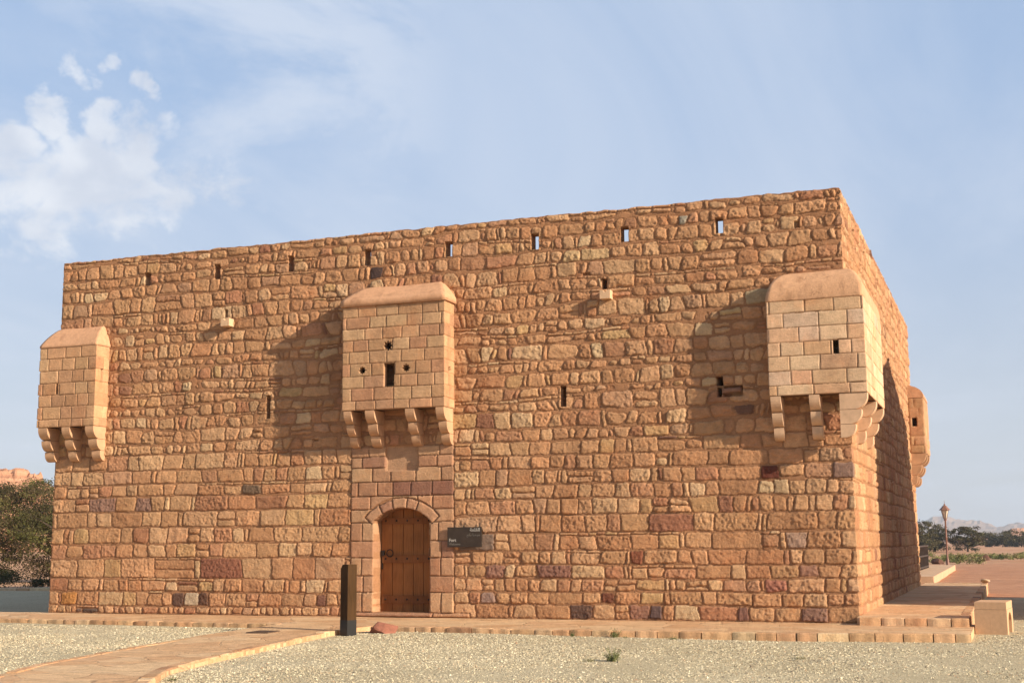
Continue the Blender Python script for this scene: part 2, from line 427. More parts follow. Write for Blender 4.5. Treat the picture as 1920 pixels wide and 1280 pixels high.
def lay_course(F, s0, s1, zlo, zhi, wmean, style, table=TAN, start=None):
    """fill a course between two boundary functions of s with irregular stones"""
    s = s0
    hgt = zhi((s0 + s1) / 2) - zlo((s0 + s1) / 2)
    cuts = [s0]
    while s < s1:
        r = rng.random()
        if r < style['thin']: w = rng.uniform(0.07, 0.14)
        elif r > 1 - style['long']: w = wmean * rng.uniform(1.35, 1.95)
        else: w = wmean * rng.uniform(0.55, 1.3)
        s += w; cuts.append(s)
    if cuts[-1] > s1:
        if s1 - cuts[-2] < 0.12 and len(cuts) > 2: cuts.pop(-2)
        cuts[-1] = s1
    lean = [0] + [rng.gauss(0, style['lean']) for _ in cuts[1:-1]] + [0]
    chip_run = 0
    for i in range(len(cuts) - 1):
        a, b = cuts[i], cuts[i + 1]; w = b - a
        la, lb = lean[i], lean[i + 1]
        if w < 0.16: la = lb = (la + lb) / 2
        z00, z01, z10, z11 = zlo(a), zlo(b), zhi(a), zhi(b)
        jit = lambda k: rng.gauss(0, k)
        jz = style['jz']
        t0 = t1 = 0.0
        if chip_run <= 0 and rng.random() < style['chip']: chip_run = rng.choice((1, 2, 2, 3, 5))
        if chip_run > 0:
            chip_run -= 1; tt = rng.uniform(0.035, 0.06); t0 = t1 = min(tt, 0.4 * hgt)
            x = a
            while x < b - 0.03:
                x2 = min(b, x + rng.uniform(0.14, 0.42))
                q = [(x, z10 - t0), (x2, z11 - t1), (x2, z11), (x, z10)]
                F.stone(q, pick(table), hs=rng.uniform(0.012, 0.026), gap=0.006, K=130, ew=0.02, rough=0.005, warp=0.6)
                x = x2
        lowj = abs(jit(jz)); topj = abs(jit(jz))
        q = [(a + la, z00 + lowj * rng.random()), (b + lb, z01 + lowj * rng.random()), (b - lb, z11 - t1 - topj * rng.random()), (a - la, z10 - t0 - topj * rng.random())]
        common = dict(hs=rng.uniform(*style['hs']), gap=rng.uniform(*style['gap']), K=rng.uniform(*style['K']), ew=rng.uniform(*style['ew']),
                      rough=rng.uniform(*style['rough']), tilt=(rng.gauss(0, style['tilt']), rng.gauss(0, style['tilt'])), bulge=rng.uniform(0.1, 0.45), warp=style['warp'], facets=rng.choice((1, 2, 3, 3)))
        if rng.random() < style['split'] and hgt > 0.2 and w > 0.2:
            k = rng.uniform(0.4, 0.62)
            m0 = tuple(np.array(q[0]) * (1 - k) + np.array(q[3]) * k); m1 = tuple(np.array(q[1]) * (1 - k) + np.array(q[2]) * k)
            for qq in ([q[0], q[1], m1, m0], [m0, m1, q[2], q[3]]):
                F.stone(qq, stone_colour(qq, table), **common)
        else:
            F.stone(q, stone_colour(q, table), **common)

STYLE_LOW = dict(thin=0.13, long=0.14, lean=0.014, chip=0.05, jz=0.018, hs=(0.012, 0.026), gap=(0.009, 0.016), K=(34, 110), ew=(0.012, 0.035), rough=(0.010, 0.030), tilt=0.022, split=0.05, warp=1.1)
STYLE_UP = dict(thin=0.19, long=0.12, lean=0.026, chip=0.07, jz=0.034, hs=(0.012, 0.029), gap=(0.010, 0.020), K=(24, 85), ew=(0.014, 0.040), rough=(0.011, 0.032), tilt=0.035, split=0.05, warp=1.5)

# ------------------------------------------------------------------ the fort
L, D, HT = 17.74, 17.2, 8.0
DX0, DX1 = -10.15, -7.84          # dressed stone panel round the door
ZL = 3.45
fort = empty('fort', (-L / 2, D / 2, 0), 'square sandstone fort with rubble walls, box turrets and a wooden door', 'fort')
def ofs(o):                        # parent to the fort keeping world coordinates
    o.parent = fort; o.matrix_parent_inverse = Matrix.Translation(-Vector(fort.location)); return o

SPECIAL += [(-1.53, 2.78, (0.14, 0.045, 0.03)), (-0.33, 2.77, (0.26, 0.16, 0.12)), (-3.55, 2.78, (0.2, 0.09, 0.055)), (-12.95, 0.98, (0.27, 0.115, 0.07)), (-5.15, 0.12, (0.13, 0.075, 0.055)),
            (-4.55, 0.42, (0.19, 0.075, 0.045)), (-4.15, 0.14, (0.30, 0.16, 0.11)), (-3.8, 0.14, (0.14, 0.09, 0.08)), (-2.1, 0.12, (0.23, 0.12, 0.09)), (-0.8, 0.12, (0.25, 0.14, 0.1)),
            (-4.05, 1.1, (0.24, 0.09, 0.05)), (-9.65, 7.15, (0.07, 0.045, 0.04)), (-9.1, 7.6, (0.2, 0.085, 0.055)), (-2.95, 7.6, (0.27, 0.24, 0.19)), (-14.45, 0.3, (0.15, 0.085, 0.06)),
            (-14.0, 0.27, (0.52, 0.40, 0.27)), (-13.6, 0.28, (0.14, 0.075, 0.05)), (-12.65, 2.67, (0.16, 0.105, 0.068)), (-1.65, 0.7, (0.38, 0.165, 0.11)), (-0.75, 0.95, (0.34, 0.18, 0.12)),
            (-16.6, 2.35, (0.30, 0.17, 0.12)), (-16.1, 2.35, (0.29, 0.155, 0.11)), (-15.2, 2.35, (0.31, 0.18, 0.13)), (-16.9, 0.1, (0.19, 0.12, 0.09)), (-16.5, 0.08, (0.13, 0.09, 0.07)), (-17.4, 0.3, (0.50, 0.235, 0.08)),
            (-5.4, 0.95, (0.24, 0.12, 0.085)), (-4.65, 7.15, (0.54, 0.36, 0.19)), (-5.35, 7.15, (0.55, 0.37, 0.195)), (-7.05, 1.5, (0.22, 0.15, 0.11)), (-6.9, 0.95, (0.31, 0.16, 0.11)), (-7.1, 0.45, (0.34, 0.22, 0.17)), (-1.05, 1.55, (0.42, 0.27, 0.19)), (-1.35, 5.95, (0.4, 0.3, 0.18)), (-2.25, 5.72, (0.56, 0.38, 0.19))]

front_s = np.linspace(-L, 0, 1151); z_ax = np.linspace(0, HT, 521)
right_s = np.linspace(0, D, 620)
all_s = np.concatenate([front_s, right_s[1:]])
F = Field(all_s, z_ax, seed=1)

wob = lambda k, amp: (lambda s: amp * (float(vnoise(np.array(s * 0.45 + 13.7 * k), np.array(k * 3.1), 2)) + 0.45 * float(vnoise(np.array(s * 1.9 + 5 * k), np.array(k * 1.7), 3))))
# upper rubble: about a quarter metre a course
zs = [ZL]
hseq = [0.25, 0.30, 0.27, 0.22, 0.28, 0.23, 0.29, 0.24, 0.22, 0.29, 0.23, 0.27, 0.30, 0.28, 0.25, 0.26, 0.17]
for h in hseq: zs.append(zs[-1] + h * (HT - ZL) / sum(hseq))
def zfn(k, base, amp):
    wv = wob(k, amp); return lambda s: base + wv(s)
bounds = [zfn(k + 40, z, 0.0 if k in (0, len(zs) - 1) else 0.065) for k, z in enumerate(zs)]
for k in range(len(zs) - 1):
    top = k == len(zs) - 2
    lay_course(F, -L, D, bounds[k], bounds[k + 1], (zs[k + 1] - zs[k]) * (1.2 if not top else 2.0), STYLE_UP)
# lower courses, left and right of the door panel (courses differ)
def lower(s0, s1, zlist, seed):
    bs = [zfn(seed + k, z, 0.0 if k in (0, len(zlist) - 1) else 0.022) for k, z in enumerate(zlist)]
    for k in range(len(zlist) - 1):
        lay_course(F, s0, s1, bs[k], bs[k + 1], (zlist[k + 1] - zlist[k]) * 1.42, STYLE_LOW)
lower(-L, DX0, [0, .17, .47, .76, 1.19, 1.51, 1.85, 2.20, 2.52, 2.81, 3.12, ZL], 100)
lower(DX1, D, [0, .28, .53, .78, 1.04, 1.31, 1.65, 2.0, 2.30, 2.58, 2.88, 3.17, ZL], 130)

# dressed panel round the door
S, Z = F.S, F.Z
F.clear((S > DX0) & (S < DX1) & (Z < ZL), 0.012)
ASH = [((0.45, 0.245, 0.145), 12), ((0.47, 0.265, 0.155), 10), ((0.42, 0.22, 0.13), 9), ((0.36, 0.18, 0.115), 3), ((0.50, 0.285, 0.165), 5), ((0.29, 0.14, 0.095), 1)]
DCX, DHW, DSP, DAP = -8.995, 0.625, 1.93, 2.185
RISE = DAP - DSP; RAD = (DHW ** 2 + RISE ** 2) / (2 * RISE); ACZ = DAP - RAD
def ashlar(F, s0, s1, zlist, wm, table, hs=(0.022, 0.034), gap=0.005, ew=0.014, K=260, rough=0.004, rr=rng, fixed=None):
    for k in range(len(zlist) - 1):
        z0, z1 = zlist[k], zlist[k + 1]
        if fixed and k in fixed: cuts = [s0] + fixed[k] + [s1]
        else:
            cuts = [s0]; n = max(1, round((s1 - s0) / wm)); off = 0.5 if k % 2 else 0.0
            x = s0 + wm * (0.45 if k % 2 else 1.0) * rr.uniform(0.7, 1.1)
            while x < s1 - 0.12:
                cuts.append(x); x += wm * rr.uniform(0.7, 1.3)
            cuts.append(s1)
        for a, b in zip(cuts[:-1], cuts[1:]):
            j = lambda: rr.gauss(0, 0.003)
            q = [(a + j(), z0 + j()), (b + j(), z0 + j()), (b + j(), z1 + j()), (a + j(), z1 + j())]
            F.stone(q, pick(table, rr, 0.09), hs=rr.uniform(*hs), gap=gap, K=K, ew=ew, rough=rough, tilt=(rr.gauss(0, .008), rr.gauss(0, .008)), bulge=0.08, warp=0.35)
rows = [0.09, 0.49, 0.82, 1.18, 1.52, 1.90, 2.16, 2.43, 2.72, 3.01, 3.24, ZL]
ashlar(F, DX0, DX1, rows, 0.46, ASH, fixed={0: [-9.88, -9.62, -8.37, -8.12], 1: [-9.86, -9.62, -8.37], 2: [-9.90, -9.62, -8.37, -8.12], 3: [-9.62, -8.37, -8.11], 4: [-9.89, -9.62, -8.37, -8.18], 5: [-9.62, -8.37],
                                                 9: [-9.90, -9.36, -8.63, -8.2], 10: [-9.75, -9.36, -8.63, -8.15]})
F.stone([(DX0 + 0.02, 0.0), (-8.3, 0.0), (-8.3, 0.09), (DX0 + 0.02, 0.09)], (0.42, 0.23, 0.14), hs=0.06, gap=0.003, K=300, ew=0.02, rough=0.006, warp=.4)
F.stone([(-8.3, 0.0), (-7.5, 0.0), (-7.5, 0.085), (-8.3, 0.085)], (0.46, 0.25, 0.14), hs=0.05, gap=0.003, K=200, ew=0.02, rough=0.006, warp=.4)
# arch ring of wedge stones
PHI = math.asin(DHW / RAD); TH = 0.215
ang = np.arctan2(S - DCX, Z - ACZ); rr_ = np.hypot(S - DCX, Z - ACZ)
wv = F.win(DX0 - .1, DX1 + .1, 1.5, 2.7)
ring = (np.abs(ang[wv]) < PHI + 0.10) & (rr_[wv] > RAD - 0.02) & (rr_[wv] < RAD + TH + 0.012)
Hs = F.H[wv]; Cs_ = F.C[wv]; Hs[ring] = 0.008; Cs_[ring] = F.mortar
edges_a = [-PHI - 0.09, -0.50, -0.205, 0.115, 0.36, PHI + 0.09]
for a0, a1 in zip(edges_a[:-1], edges_a[1:]):
    u = (ang[wv] - (a0 + a1) / 2) * rr_[wv]; hw = (a1 - a0) / 2 * rr_[wv]
    th = TH * rng.uniform(0.82, 1.05)
    d = np.minimum(np.minimum(hw - np.abs(u), rr_[wv] - RAD + 0.01), RAD + th - rr_[wv])
    d = np.minimum(d + 0.010 * F.NF[wv], Z[wv] - DSP + 0.07)
    cc = rng.choice([(0.45, 0.245, 0.145), (0.40, 0.21, 0.13), (0.47, 0.265, 0.155)])
    F._put(wv, d, S[wv], Z[wv], np.array((DCX, DSP)), cc, rng.uniform(0.024, 0.036), 0.006, 0.02, 0.006, (0, 0), 0.1)
# blank recessed plaque over the door
pl = (S > -9.36) & (S < -8.63) & (Z > 2.95) & (Z < ZL)
F.H[pl] = -0.05; F.C[pl] = np.array((0.47, 0.28, 0.165))
# recesses behind broken stones
rec = (S > -2.30) & (S < -1.93) & (Z > 4.16) & (Z < 4.36)
F.H[rec] = -0.14; F.stone([(-2.34, 4.215), (-1.96, 4.235), (-1.96, 4.34), (-2.34, 4.32)], (0.28, 0.15, 0.10), hs=0.02, gap=.004, K=200, ew=.02, warp=.5)
for (a, b, c, d_) in [(-10.97, -10.86, 5.50, 5.60), (-5.05, -4.9, 6.72, 6.76), (-0.86, -0.76, 7.30, 7.42), (-11.1, -10.95, 3.63, 3.66)]:
    k = (S > a) & (S < b) & (Z > c) & (Z < d_); F.H[k] = -0.07
# door opening
sc = (F.s[1:] + F.s[:-1]) / 2; zc = (F.z[1:] + F.z[:-1]) / 2
SC, ZC = np.meshgrid(sc, zc)
door_m = (np.abs(SC - DCX) < DHW) & (ZC > 0.085) & ((ZC < DSP) | (np.hypot(SC - DCX, ZC - ACZ) < RAD)) & (ZC < DAP + .01)
F.cut(door_m, 0.55)
# parapet loopholes (through) and lower slits (deep, blind)
for a, b, c, d_ in [(-15.467, -15.297, 7.295, 7.60), (-13.62, -13.46, 7.29, 7.65), (-11.75, -11.61, 7.32, 7.67), (-9.90, -9.755, 7.31, 7.655),
                    (-8.03, -7.862, 7.345, 7.665), (-6.142, -5.973, 7.33, 7.665), (-4.255, -4.087, 7.317, 7.625), (-2.354, -2.208, 7.329, 7.638)]:
    F.cut_rect(a, b, c, d_, 0.30, True)
for a, b, c, d_ in [(-12.237, -12.125, 4.135, 4.647), (-5.558, -5.43, 4.105, 4.517), (-2.43, -2.30, 4.37, 4.56), (-2.425, -2.335, 4.15, 4.34), (-4.655, -4.545, 6.40, 6.622), (-13.335, -13.245, 6.42, 6.604)]:
    F.cut_rect(a, b, c, d_, 0.55, True)
for y in (2.0, 4.2, 6.6, 9.0, 11.4, 13.8, 15.6):
    F.cut_rect(y, y + 0.17, 7.30, 7.64, 0.30, True)
F.cut_rect(3.9, 4.02, 5.9, 6.2, 0.55, True)

def fmap(s, z, h):
    wc = np.clip(1 - np.abs(s) / 0.05, 0, 1); wl = np.clip(1 - np.abs(s + L) / 0.05, 0, 1)
    hp = np.maximum(h, 0)
    x = np.where(s <= 0, s + hp * wc - hp * wl, h); y = np.where(s <= 0, -h, s - hp * wc)
    return x, y, z
def ztop(s, z):
    k = np.clip((z - 7.75) / 0.25, 0, 1) ** 2
    return z + k * (0.020 * fbm(s * 3.1, s * 0 + 4.0, 3, 3) + 0.012 * vnoise(s * 9, s * 0, 1))
def sub(Fd, j0, j1):
    G = object.__new__(Field); G.s = Fd.s[j0:j1]; G.z = Fd.z; G.S = Fd.S[:, j0:j1]; G.Z = Fd.Z[:, j0:j1]; G.H = Fd.H[:, j0:j1]; G.C = Fd.C[:, j0:j1]
    G.hole = Fd.hole[:, j0:j1 - 1]; G.mortar = Fd.mortar
    ks = [k for k in Fd.depth if (G.hole == k).any()]
    G.depth = {k: Fd.depth[k] for k in ks}; G.open = {k: Fd.open[k] for k in ks}
    return G
n0 = len(front_s)
me = sub(F, 0, n0).mesh('wall', fmap, cap_depth=0.30, inner=(6.6, 0.30), zfun=ztop)
wall_f = ofs(mesh_obj('wall', me, M['masonry']))
me = sub(F, n0 - 1, len(all_s)).mesh('wall', fmap, cap_depth=0.30, inner=(6.6, 0.30), zfun=ztop)
wall_r = ofs(mesh_obj('wall', me, M['masonry']))
# the two far walls, coarser
def coarse_wall(length, f, seed):
    G = Field(np.linspace(0, length, int(length / 0.05)), np.linspace(0, HT, 201), seed=seed)
    z = 0.0
    while z < HT - 0.05:
        h = rng.uniform(0.22, 0.32); h = HT - z if z + h > HT - 0.15 else h
        lay_course(G, 0, length, (lambda s, z=z: z), (lambda s, z=z, h=h: z + h), h * 1.6, STYLE_LOW); z += h
    return ofs(mesh_obj('wall', G.mesh('wall', f, cap_depth=0.30, inner=(6.6, 0.30)), M['masonry']))
coarse_wall(D - 0.012, lambda s, z, h: (-L - h, D - s, z), 3)
coarse_wall(L - 0.02, lambda s, z, h: (-0.01 - s, D + h, z), 4)
bm = bmesh.new(); add_box(bm, (-L + 0.02, 0.95, 6.42), (-0.95, D - 0.02, 6.6)); add_box(bm, (-L + 0.31, 0.31, 6.45), (-0.31, 0.94, 6.598)); add_box(bm, (-0.94, 0.95, 6.45), (-0.31, D - .31, 6.598))
ofs(bm_obj('roof_terrace', bm, M['plaster']))

# ---- door
def mat_wood(name, col, dark=0.45):
    m, g, b = new_mat(name)
    p = g.n('ShaderNodeTexCoord').outputs['Object']
    n1 = g.noise(g.mapping(p, (26, 26, 1.6)), 1.3, 7, 0.62, 1.2); n2 = g.noise(p, 2.2, 3, 0.5)
    k = g.math('ADD', g.math('MULTIPLY', n1, 0.8), g.math('MULTIPLY', n2, 0.5))
    c = g.ramp(k, [(0.35, tuple(x * dark for x in col)), (0.65, tuple(col)), (0.95, tuple(min(1, x * 1.4) for x in col))])
    g.l(c, b.inputs['Base Color']); b.inputs['Roughness'].default_value = 0.75; b.inputs['Specular IOR Level'].default_value = 0.12
    bump(g, b, n1, 0.3, 0.01)
    return m
M['door'] = mat_wood('door_wood', (0.28, 0.115, 0.038)); M['batten'] = mat_wood('batten_wood', (0.21, 0.082, 0.029))
M['iron'] = mat_plain('black_iron', (0.035, 0.028, 0.024), 0.3, 30, 0.55, 0.2, 80, 0.003, 0.4, 0.6)
door = ofs(bpy.data.objects.new('door', None)); COL.objects.link(door)
door['label'] = 'arched plank door with three nailed battens'
DY = 0.33
cuts = [-9.62, -9.36, -9.115, -8.885, -8.655, -8.425, -8.37]
for a, b_ in zip(cuts[:-1], cuts[1:]):
    bm = bmesh.new()
    za = lambda x: ACZ + math.sqrt(max(RAD ** 2 - (x - DCX) ** 2, 0.0)) - 0.004 if abs(x - DCX) < DHW else DSP - 0.004
    n = 5; xs = [a + 0.006 + (b_ - a - 0.012) * k / n for k in range(n + 1)]
    pts = [(xs[0], 0.088), (xs[-1], 0.088)] + [(x, za(x)) for x in reversed(xs)]
    A = [bm.verts.new((x, DY, z)) for x, z in pts]; B = [bm.verts.new((x, DY + 0.05, z)) for x, z in pts]
    bm.faces.new(A); bm.faces.new(list(reversed(B)))
    for i in range(len(pts)): bm.faces.new((A[i], B[i], B[(i + 1) % len(pts)], A[(i + 1) % len(pts)]))
    o = bm_obj('plank', bm, M['door'], door, bevel=0.004, seg=1)
for z0, z1 in [(0.255, 0.415), (1.075, 1.235), (1.865, 1.995)]:
    bm = bmesh.new(); add_box(bm, (-9.575, DY - 0.035, z0), (-8.39, DY - 0.002, z1))
    o = bm_obj('batten', bm, M['batten'], door, bevel=0.006, seg=1)
    for k in range(5):
        bm = bmesh.new(); x = -9.50 + k * 0.243
        bmesh.ops.create_uvsphere(bm, u_segments=8, v_segments=5, radius=0.022, matrix=Matrix.Translation((x, DY - 0.036, (z0 + z1) / 2 + 0.005)) @ Matrix.Diagonal((1, .5, 1, 1)))
        bm_obj('nail', bm, M['iron'], door, smooth=True)
bm = bmesh.new()
pts = [(-9.40 + 0.072 * math.cos(t), DY - 0.045, 1.275 + 0.072 * math.sin(t)) for t in np.linspace(0, 2 * math.pi, 19)]
add_tube(bm, pts, [0.011] * len(pts), 6)
bm_obj('ring_handle', bm, M['iron'], door, smooth=True)
bm = bmesh.new(); add_box(bm, (-9.60, DY - 0.05, 1.22), (-9.535, DY - 0.003, 1.33)); add_box(bm, (-9.595, DY - 0.03, 0.95), (-9.575, DY - 0.005, 1.218))
bm_obj('bolt', bm, M['iron'], door, bevel=0.004, seg=1)

# ---- box turrets
def cells_of(G):
    return np.meshgrid((G.s[1:] + G.s[:-1]) / 2, (G.z[1:] + G.z[:-1]) / 2)
def star(G, cx, cz, r):
    X, Y = cells_of(G); a = np.arctan2(Y - cz, X - cx); d = np.hypot(X - cx, Y - cz)
    t = np.abs(((a / (math.pi / 4)) % 1) - 0.5) * 2
    return d < r * (0.64 + 0.36 * t)
OLD = [((0.50, 0.285, 0.160), 12), ((0.47, 0.260, 0.142), 10), ((0.53, 0.315, 0.18), 7), ((0.43, 0.228, 0.13), 4), ((0.48, 0.255, 0.145), 6), ((0.45, 0.26, 0.155), 3)]
NEW = [((0.63, 0.400, 0.250), 12), ((0.61, 0.370, 0.222), 9), ((0.65, 0.430, 0.275), 8), ((0.57, 0.330, 0.190), 4), ((0.60, 0.405, 0.285), 3), ((0.59, 0.340, 0.210), 3)]

def turret_body(name, path, zlist, table, holes=(), step=0.013, gap=0.004, seed=0, wm=0.42, mortar=None, rough=0.004, hs=(0.012, 0.02)):
    """path: list of (x, y) corners, unwrapped; ashlar height field wraps round the corners"""
    P = [Vector((*p, 0)) for p in path]; seg = [(b - a).length for a, b in zip(P[:-1], P[1:])]
    cum = [0]
    for q in seg: cum.append(cum[-1] + q)
    arr = [np.linspace(cum[i], cum[i + 1], max(4, int(seg[i] / step)))[(1 if i else 0):] for i in range(len(seg))]
    s = np.concatenate(arr); z = np.linspace(zlist[0], zlist[-1], int((zlist[-1] - zlist[0]) / step))
    G = Field(s, z, seed=seed, mortar=mortar or (0.42, 0.24, 0.13), warp=0.010, groove=0.004)
    rr = random.Random(seed)
    ashlar(G, 0, cum[-1], zlist, wm, table, hs=hs, gap=gap, ew=0.012, K=300, rough=rough, rr=rr)
    for h in holes:
        if h[0] == 'star': G.cut(star(G, h[1], h[2], h[3]), 0.14, True)
        else: G.cut_rect(h[1], h[2], h[3], h[4], 0.14, True)
    def f(s, z, h):
        s = np.asarray(s); x = np.zeros(s.shape); y = np.zeros(s.shape)
        for i in range(len(seg)):
            m = (s >= cum[i] - 1e-9) & (s <= cum[i + 1] + 1e-9) if i == 0 else (s > cum[i] + 1e-9) & (s <= cum[i + 1] + 1e-9)
            d = (P[i + 1] - P[i]).normalized(); nrm = Vector((d.y, -d.x, 0))
            t = s - cum[i]
            hp = np.maximum(h, 0)
            ex = np.zeros(s.shape)
            if i > 0: ex = ex - hp * np.clip(1 - t / 0.04, 0, 1)
            if i < len(seg) - 1: ex = ex + hp * np.clip(1 - (seg[i] - t) / 0.04, 0, 1)
            x = np.where(m, P[i].x + d.x * (t + ex) + nrm.x * h, x); y = np.where(m, P[i].y + d.y * (t + ex) + nrm.y * h, y)
        return x, y, z
    return G.mesh(name, f)

def corbel(name, mat, parent, along, a0, a1, base, tiers, sign=-1):
    """stack of quarter-round blocks. along: 0 = width along x, projecting in y; 1 = width along y, projecting in x"""
    bm = bmesh.new()
    for zt, zb, p in tiers:
        h = zt - zb; r = min(h * 0.85, p * 0.9)
        pts = [(0, zb), (0, zt), (p, zt)]
        pts += [(p - r + r * math.cos(t), zb + r - r * math.sin(t)) for t in np.linspace(0, math.pi / 2, 9)]
        pts = [(base + sign * q, z) for q, z in pts]
        g = 0.004
        pts = [(y, min(max(z, zb + g), zt - g)) for y, z in pts]
        uniq = [p_ for i, p_ in enumerate(pts) if i == 0 or (abs(p_[0] - pts[i - 1][0]) + abs(p_[1] - pts[i - 1][1])) > 1e-5]
        add_prism(bm, uniq, along, a0 + rng.uniform(-.004, .004), a1 + rng.uniform(-.004, .004))
    return bm_obj(name, bm, mat, parent, bevel=0.010, seg=2)

def roof_rings(name, mat, parent, xl, xr, yf, z0, zh, insL, insR, insY, fascia=0.09, yend=None, n=10, pw=None):
    """hipped quarter-round roof leaning on the wall. yend: wraps round the right-hand corner to that y"""
    rows = []
    if pw: prof = [(0, -fascia), (0, 0)] + [(a, 1 - (1 - a) ** pw) for a in np.linspace(0.06, 1, n)]
    else: prof = [(0, -fascia), (0, 0)] + [(1 - math.cos(t), math.sin(t)) for t in np.linspace(0.08, math.pi / 2, n)]
    V = []; Fc = []
    for i, (a, sz) in enumerate(prof):
        z = z0 + (sz * zh if i > 1 else (0 if i == 1 else -fascia))
        x0 = xl + insL * a; x1 = xr - insR * a; y0 = yf + insY * a
        pts = [(x0, 0.02)]
        pts += [(x0, 0.02 + (y0 - 0.02) * k / 4) for k in range(1, 5)] + [(x0 + (x1 - x0) * k / 24, y0) for k in range(1, 25)]
        ye = 0.02 if yend is None else yend
        pts += [(x1, y0 + (ye - y0) * k / 10) for k in range(1, 11)]
        rows.append([(x + 0.006 * math.sin(x * 7 + z * 9), y, z + 0.010 * math.sin(x * 3.1 + 1.0) * (1 if i > 1 else 0.4)) for x, y in pts])
    m = len(rows[0]); V = np.array(rows).reshape(-1, 3)
    Fc = [(i * m + k, i * m + k + 1, (i + 1) * m + k + 1, (i + 1) * m + k) for i in range(len(rows) - 1) for k in range(m - 1)]
    under = [(k + 1, k, k, k + 1) for k in range(0)]
    me = np_mesh(name, V, np.array(Fc), smooth=True)
    o = mesh_obj(name, me, mat, parent)
    bm = bmesh.new(); bm.from_mesh(me)
    bm.verts.ensure_lookup_table()
    bot = [bm.verts[k] for k in range(m)]
    if yend is None:
        bm.faces.new(list(reversed(bot)))
    else:
        inner = [bm.verts.new((0.0, yend, z0 - fascia)), bm.verts.new((0.0, 0.02, z0 - fascia))]
        bm.faces.new(list(reversed(bot)) + list(reversed(inner)))
    bm.to_mesh(me); bm.free()
    for p in me.polygons: p.use_smooth = len(p.vertices) == 4
    return o

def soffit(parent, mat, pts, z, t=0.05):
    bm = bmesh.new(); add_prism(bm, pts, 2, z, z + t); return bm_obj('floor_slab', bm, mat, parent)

def tier3(p, zt=4.17, zb=3.43):
    h = zt - zb; return [(zt, zt - .37 * h, p), (zt - .37 * h, zt - .70 * h, p * .70), (zt - .70 * h, zb, p * .40)]

# turret over the door
t_mid = ofs(mesh_obj('turret', turret_body('turret', [(-10.11, 0), (-10.11, -0.5), (-7.84, -0.5), (-7.84, 0)], [4.17, 4.36, 4.62, 4.87, 5.13, 5.38, 5.62, 5.86, 6.10, 6.335], OLD,
            holes=[('star', 0.5 + 1.02, 5.47, 0.112), ('star', 0.5 + 0.44, 4.99, 0.092), ('star', 0.5 + 1.43, 4.99, 0.092), ('star', 0.5 + 2.27 + 0.25, 4.95, 0.07), ('rect', 0.5 + 0.93, 0.5 + 1.17, 4.635, 5.12)], seed=21), M['ashlar']))
t_mid['label'] = 'box turret projecting over the door, with star-shaped holes and a small window'
roof_rings('turret_roof', M['plaster'], t_mid, -10.165, -7.785, -0.555, 6.45, 0.37, 0.48, 0.36, 0.57, 0.125, pw=1.5)
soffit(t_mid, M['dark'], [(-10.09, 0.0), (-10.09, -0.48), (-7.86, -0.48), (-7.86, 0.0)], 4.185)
for a, b_ in ((-10.10, -9.93), (-9.61, -9.40), (-8.70, -8.51), (-8.03, -7.845)):
    corbel('corbel', M['corbel'], t_mid, 0, a, b_, 0.0, tier3(0.5))
# turret on the left corner
t_l = ofs(mesh_obj('turret', turret_body('turret', [(-17.90, 0.6), (-17.90, -0.45), (-16.365, -0.45), (-16.365, 0)], [4.12, 4.30, 4.58, 4.85, 5.12, 5.40, 5.68, 5.94], OLD,
            holes=[('rect', 1.05 + 0.46, 1.05 + 0.53, 4.86, 5.11), ('rect', 1.05 + 1.535 + 0.17, 1.05 + 1.535 + 0.25, 5.10, 5.42)], seed=22), M['ashlar']))
t_l['label'] = 'box turret on the left corner of the front wall, with one narrow slit'
roof_rings('turret_roof', M['plaster'], t_l, -17.92, -16.345, -0.475, 5.98, 0.47, 0.30, 0.20, 0.5, 0.05, pw=1.7)
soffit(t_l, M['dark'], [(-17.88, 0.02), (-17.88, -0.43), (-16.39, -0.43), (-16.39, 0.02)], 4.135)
for a, b_ in ((-17.89, -17.64), (-17.24, -17.02), (-16.60, -16.37)):
    corbel('corbel', M['corbel'], t_l, 0, a, b_, 0.0, tier3(0.45, 4.12, 3.36))
# turret on the right corner, newer and paler
RX, RY, RE = 0.37, -0.42, 3.0
t_r = ofs(mesh_obj('turret', turret_body('turret', [(-1.36, 0), (-1.36, RY), (RX, RY), (RX, RE), (0, RE)], [4.08, 4.27, 4.53, 4.80, 5.06, 5.33, 5.60, 5.87], NEW,
            holes=[('rect', 0.42 + 1.16, 0.42 + 1.27, 4.805, 5.055), ('rect', 0.42 + 1.73 + 1.0, 0.42 + 1.73 + 1.13, 4.79, 5.05)], seed=23, wm=0.52, gap=0.005, mortar=(0.27, 0.15, 0.08), rough=0.0015, hs=(0.010, 0.013)), M['ashlar']))
t_r['label'] = 'box turret of pale smooth blocks wrapped round the right front corner'
roof_rings('turret_roof', M['plaster_new'], t_r, -1.375, RX + 0.015, RY - 0.015, 5.86, 0.56, 0.46, 0.37, 0.43, 0.03, yend=RE)
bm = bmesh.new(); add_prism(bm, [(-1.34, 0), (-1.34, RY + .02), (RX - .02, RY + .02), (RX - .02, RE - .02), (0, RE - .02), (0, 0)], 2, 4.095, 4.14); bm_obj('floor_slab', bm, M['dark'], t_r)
for a, b_ in ((-1.355, -1.17), (-0.66, -0.47)):
    corbel('corbel', M['corbel_new'], t_r, 0, a, b_, 0.0, tier3(0.42, 4.08, 3.28))
for a, b_ in ((-0.415, -0.20), (1.25, 1.50), (RE - 0.25, RE - 0.005)):
    corbel('corbel', M['corbel_new'], t_r, 1, a, b_, -0.01 if a > 0 else -0.12, [(zt, zb, p + (0.01 if a > 0 else 0.12)) for zt, zb, p in tier3(RX, 4.08, 3.28)], sign=1)
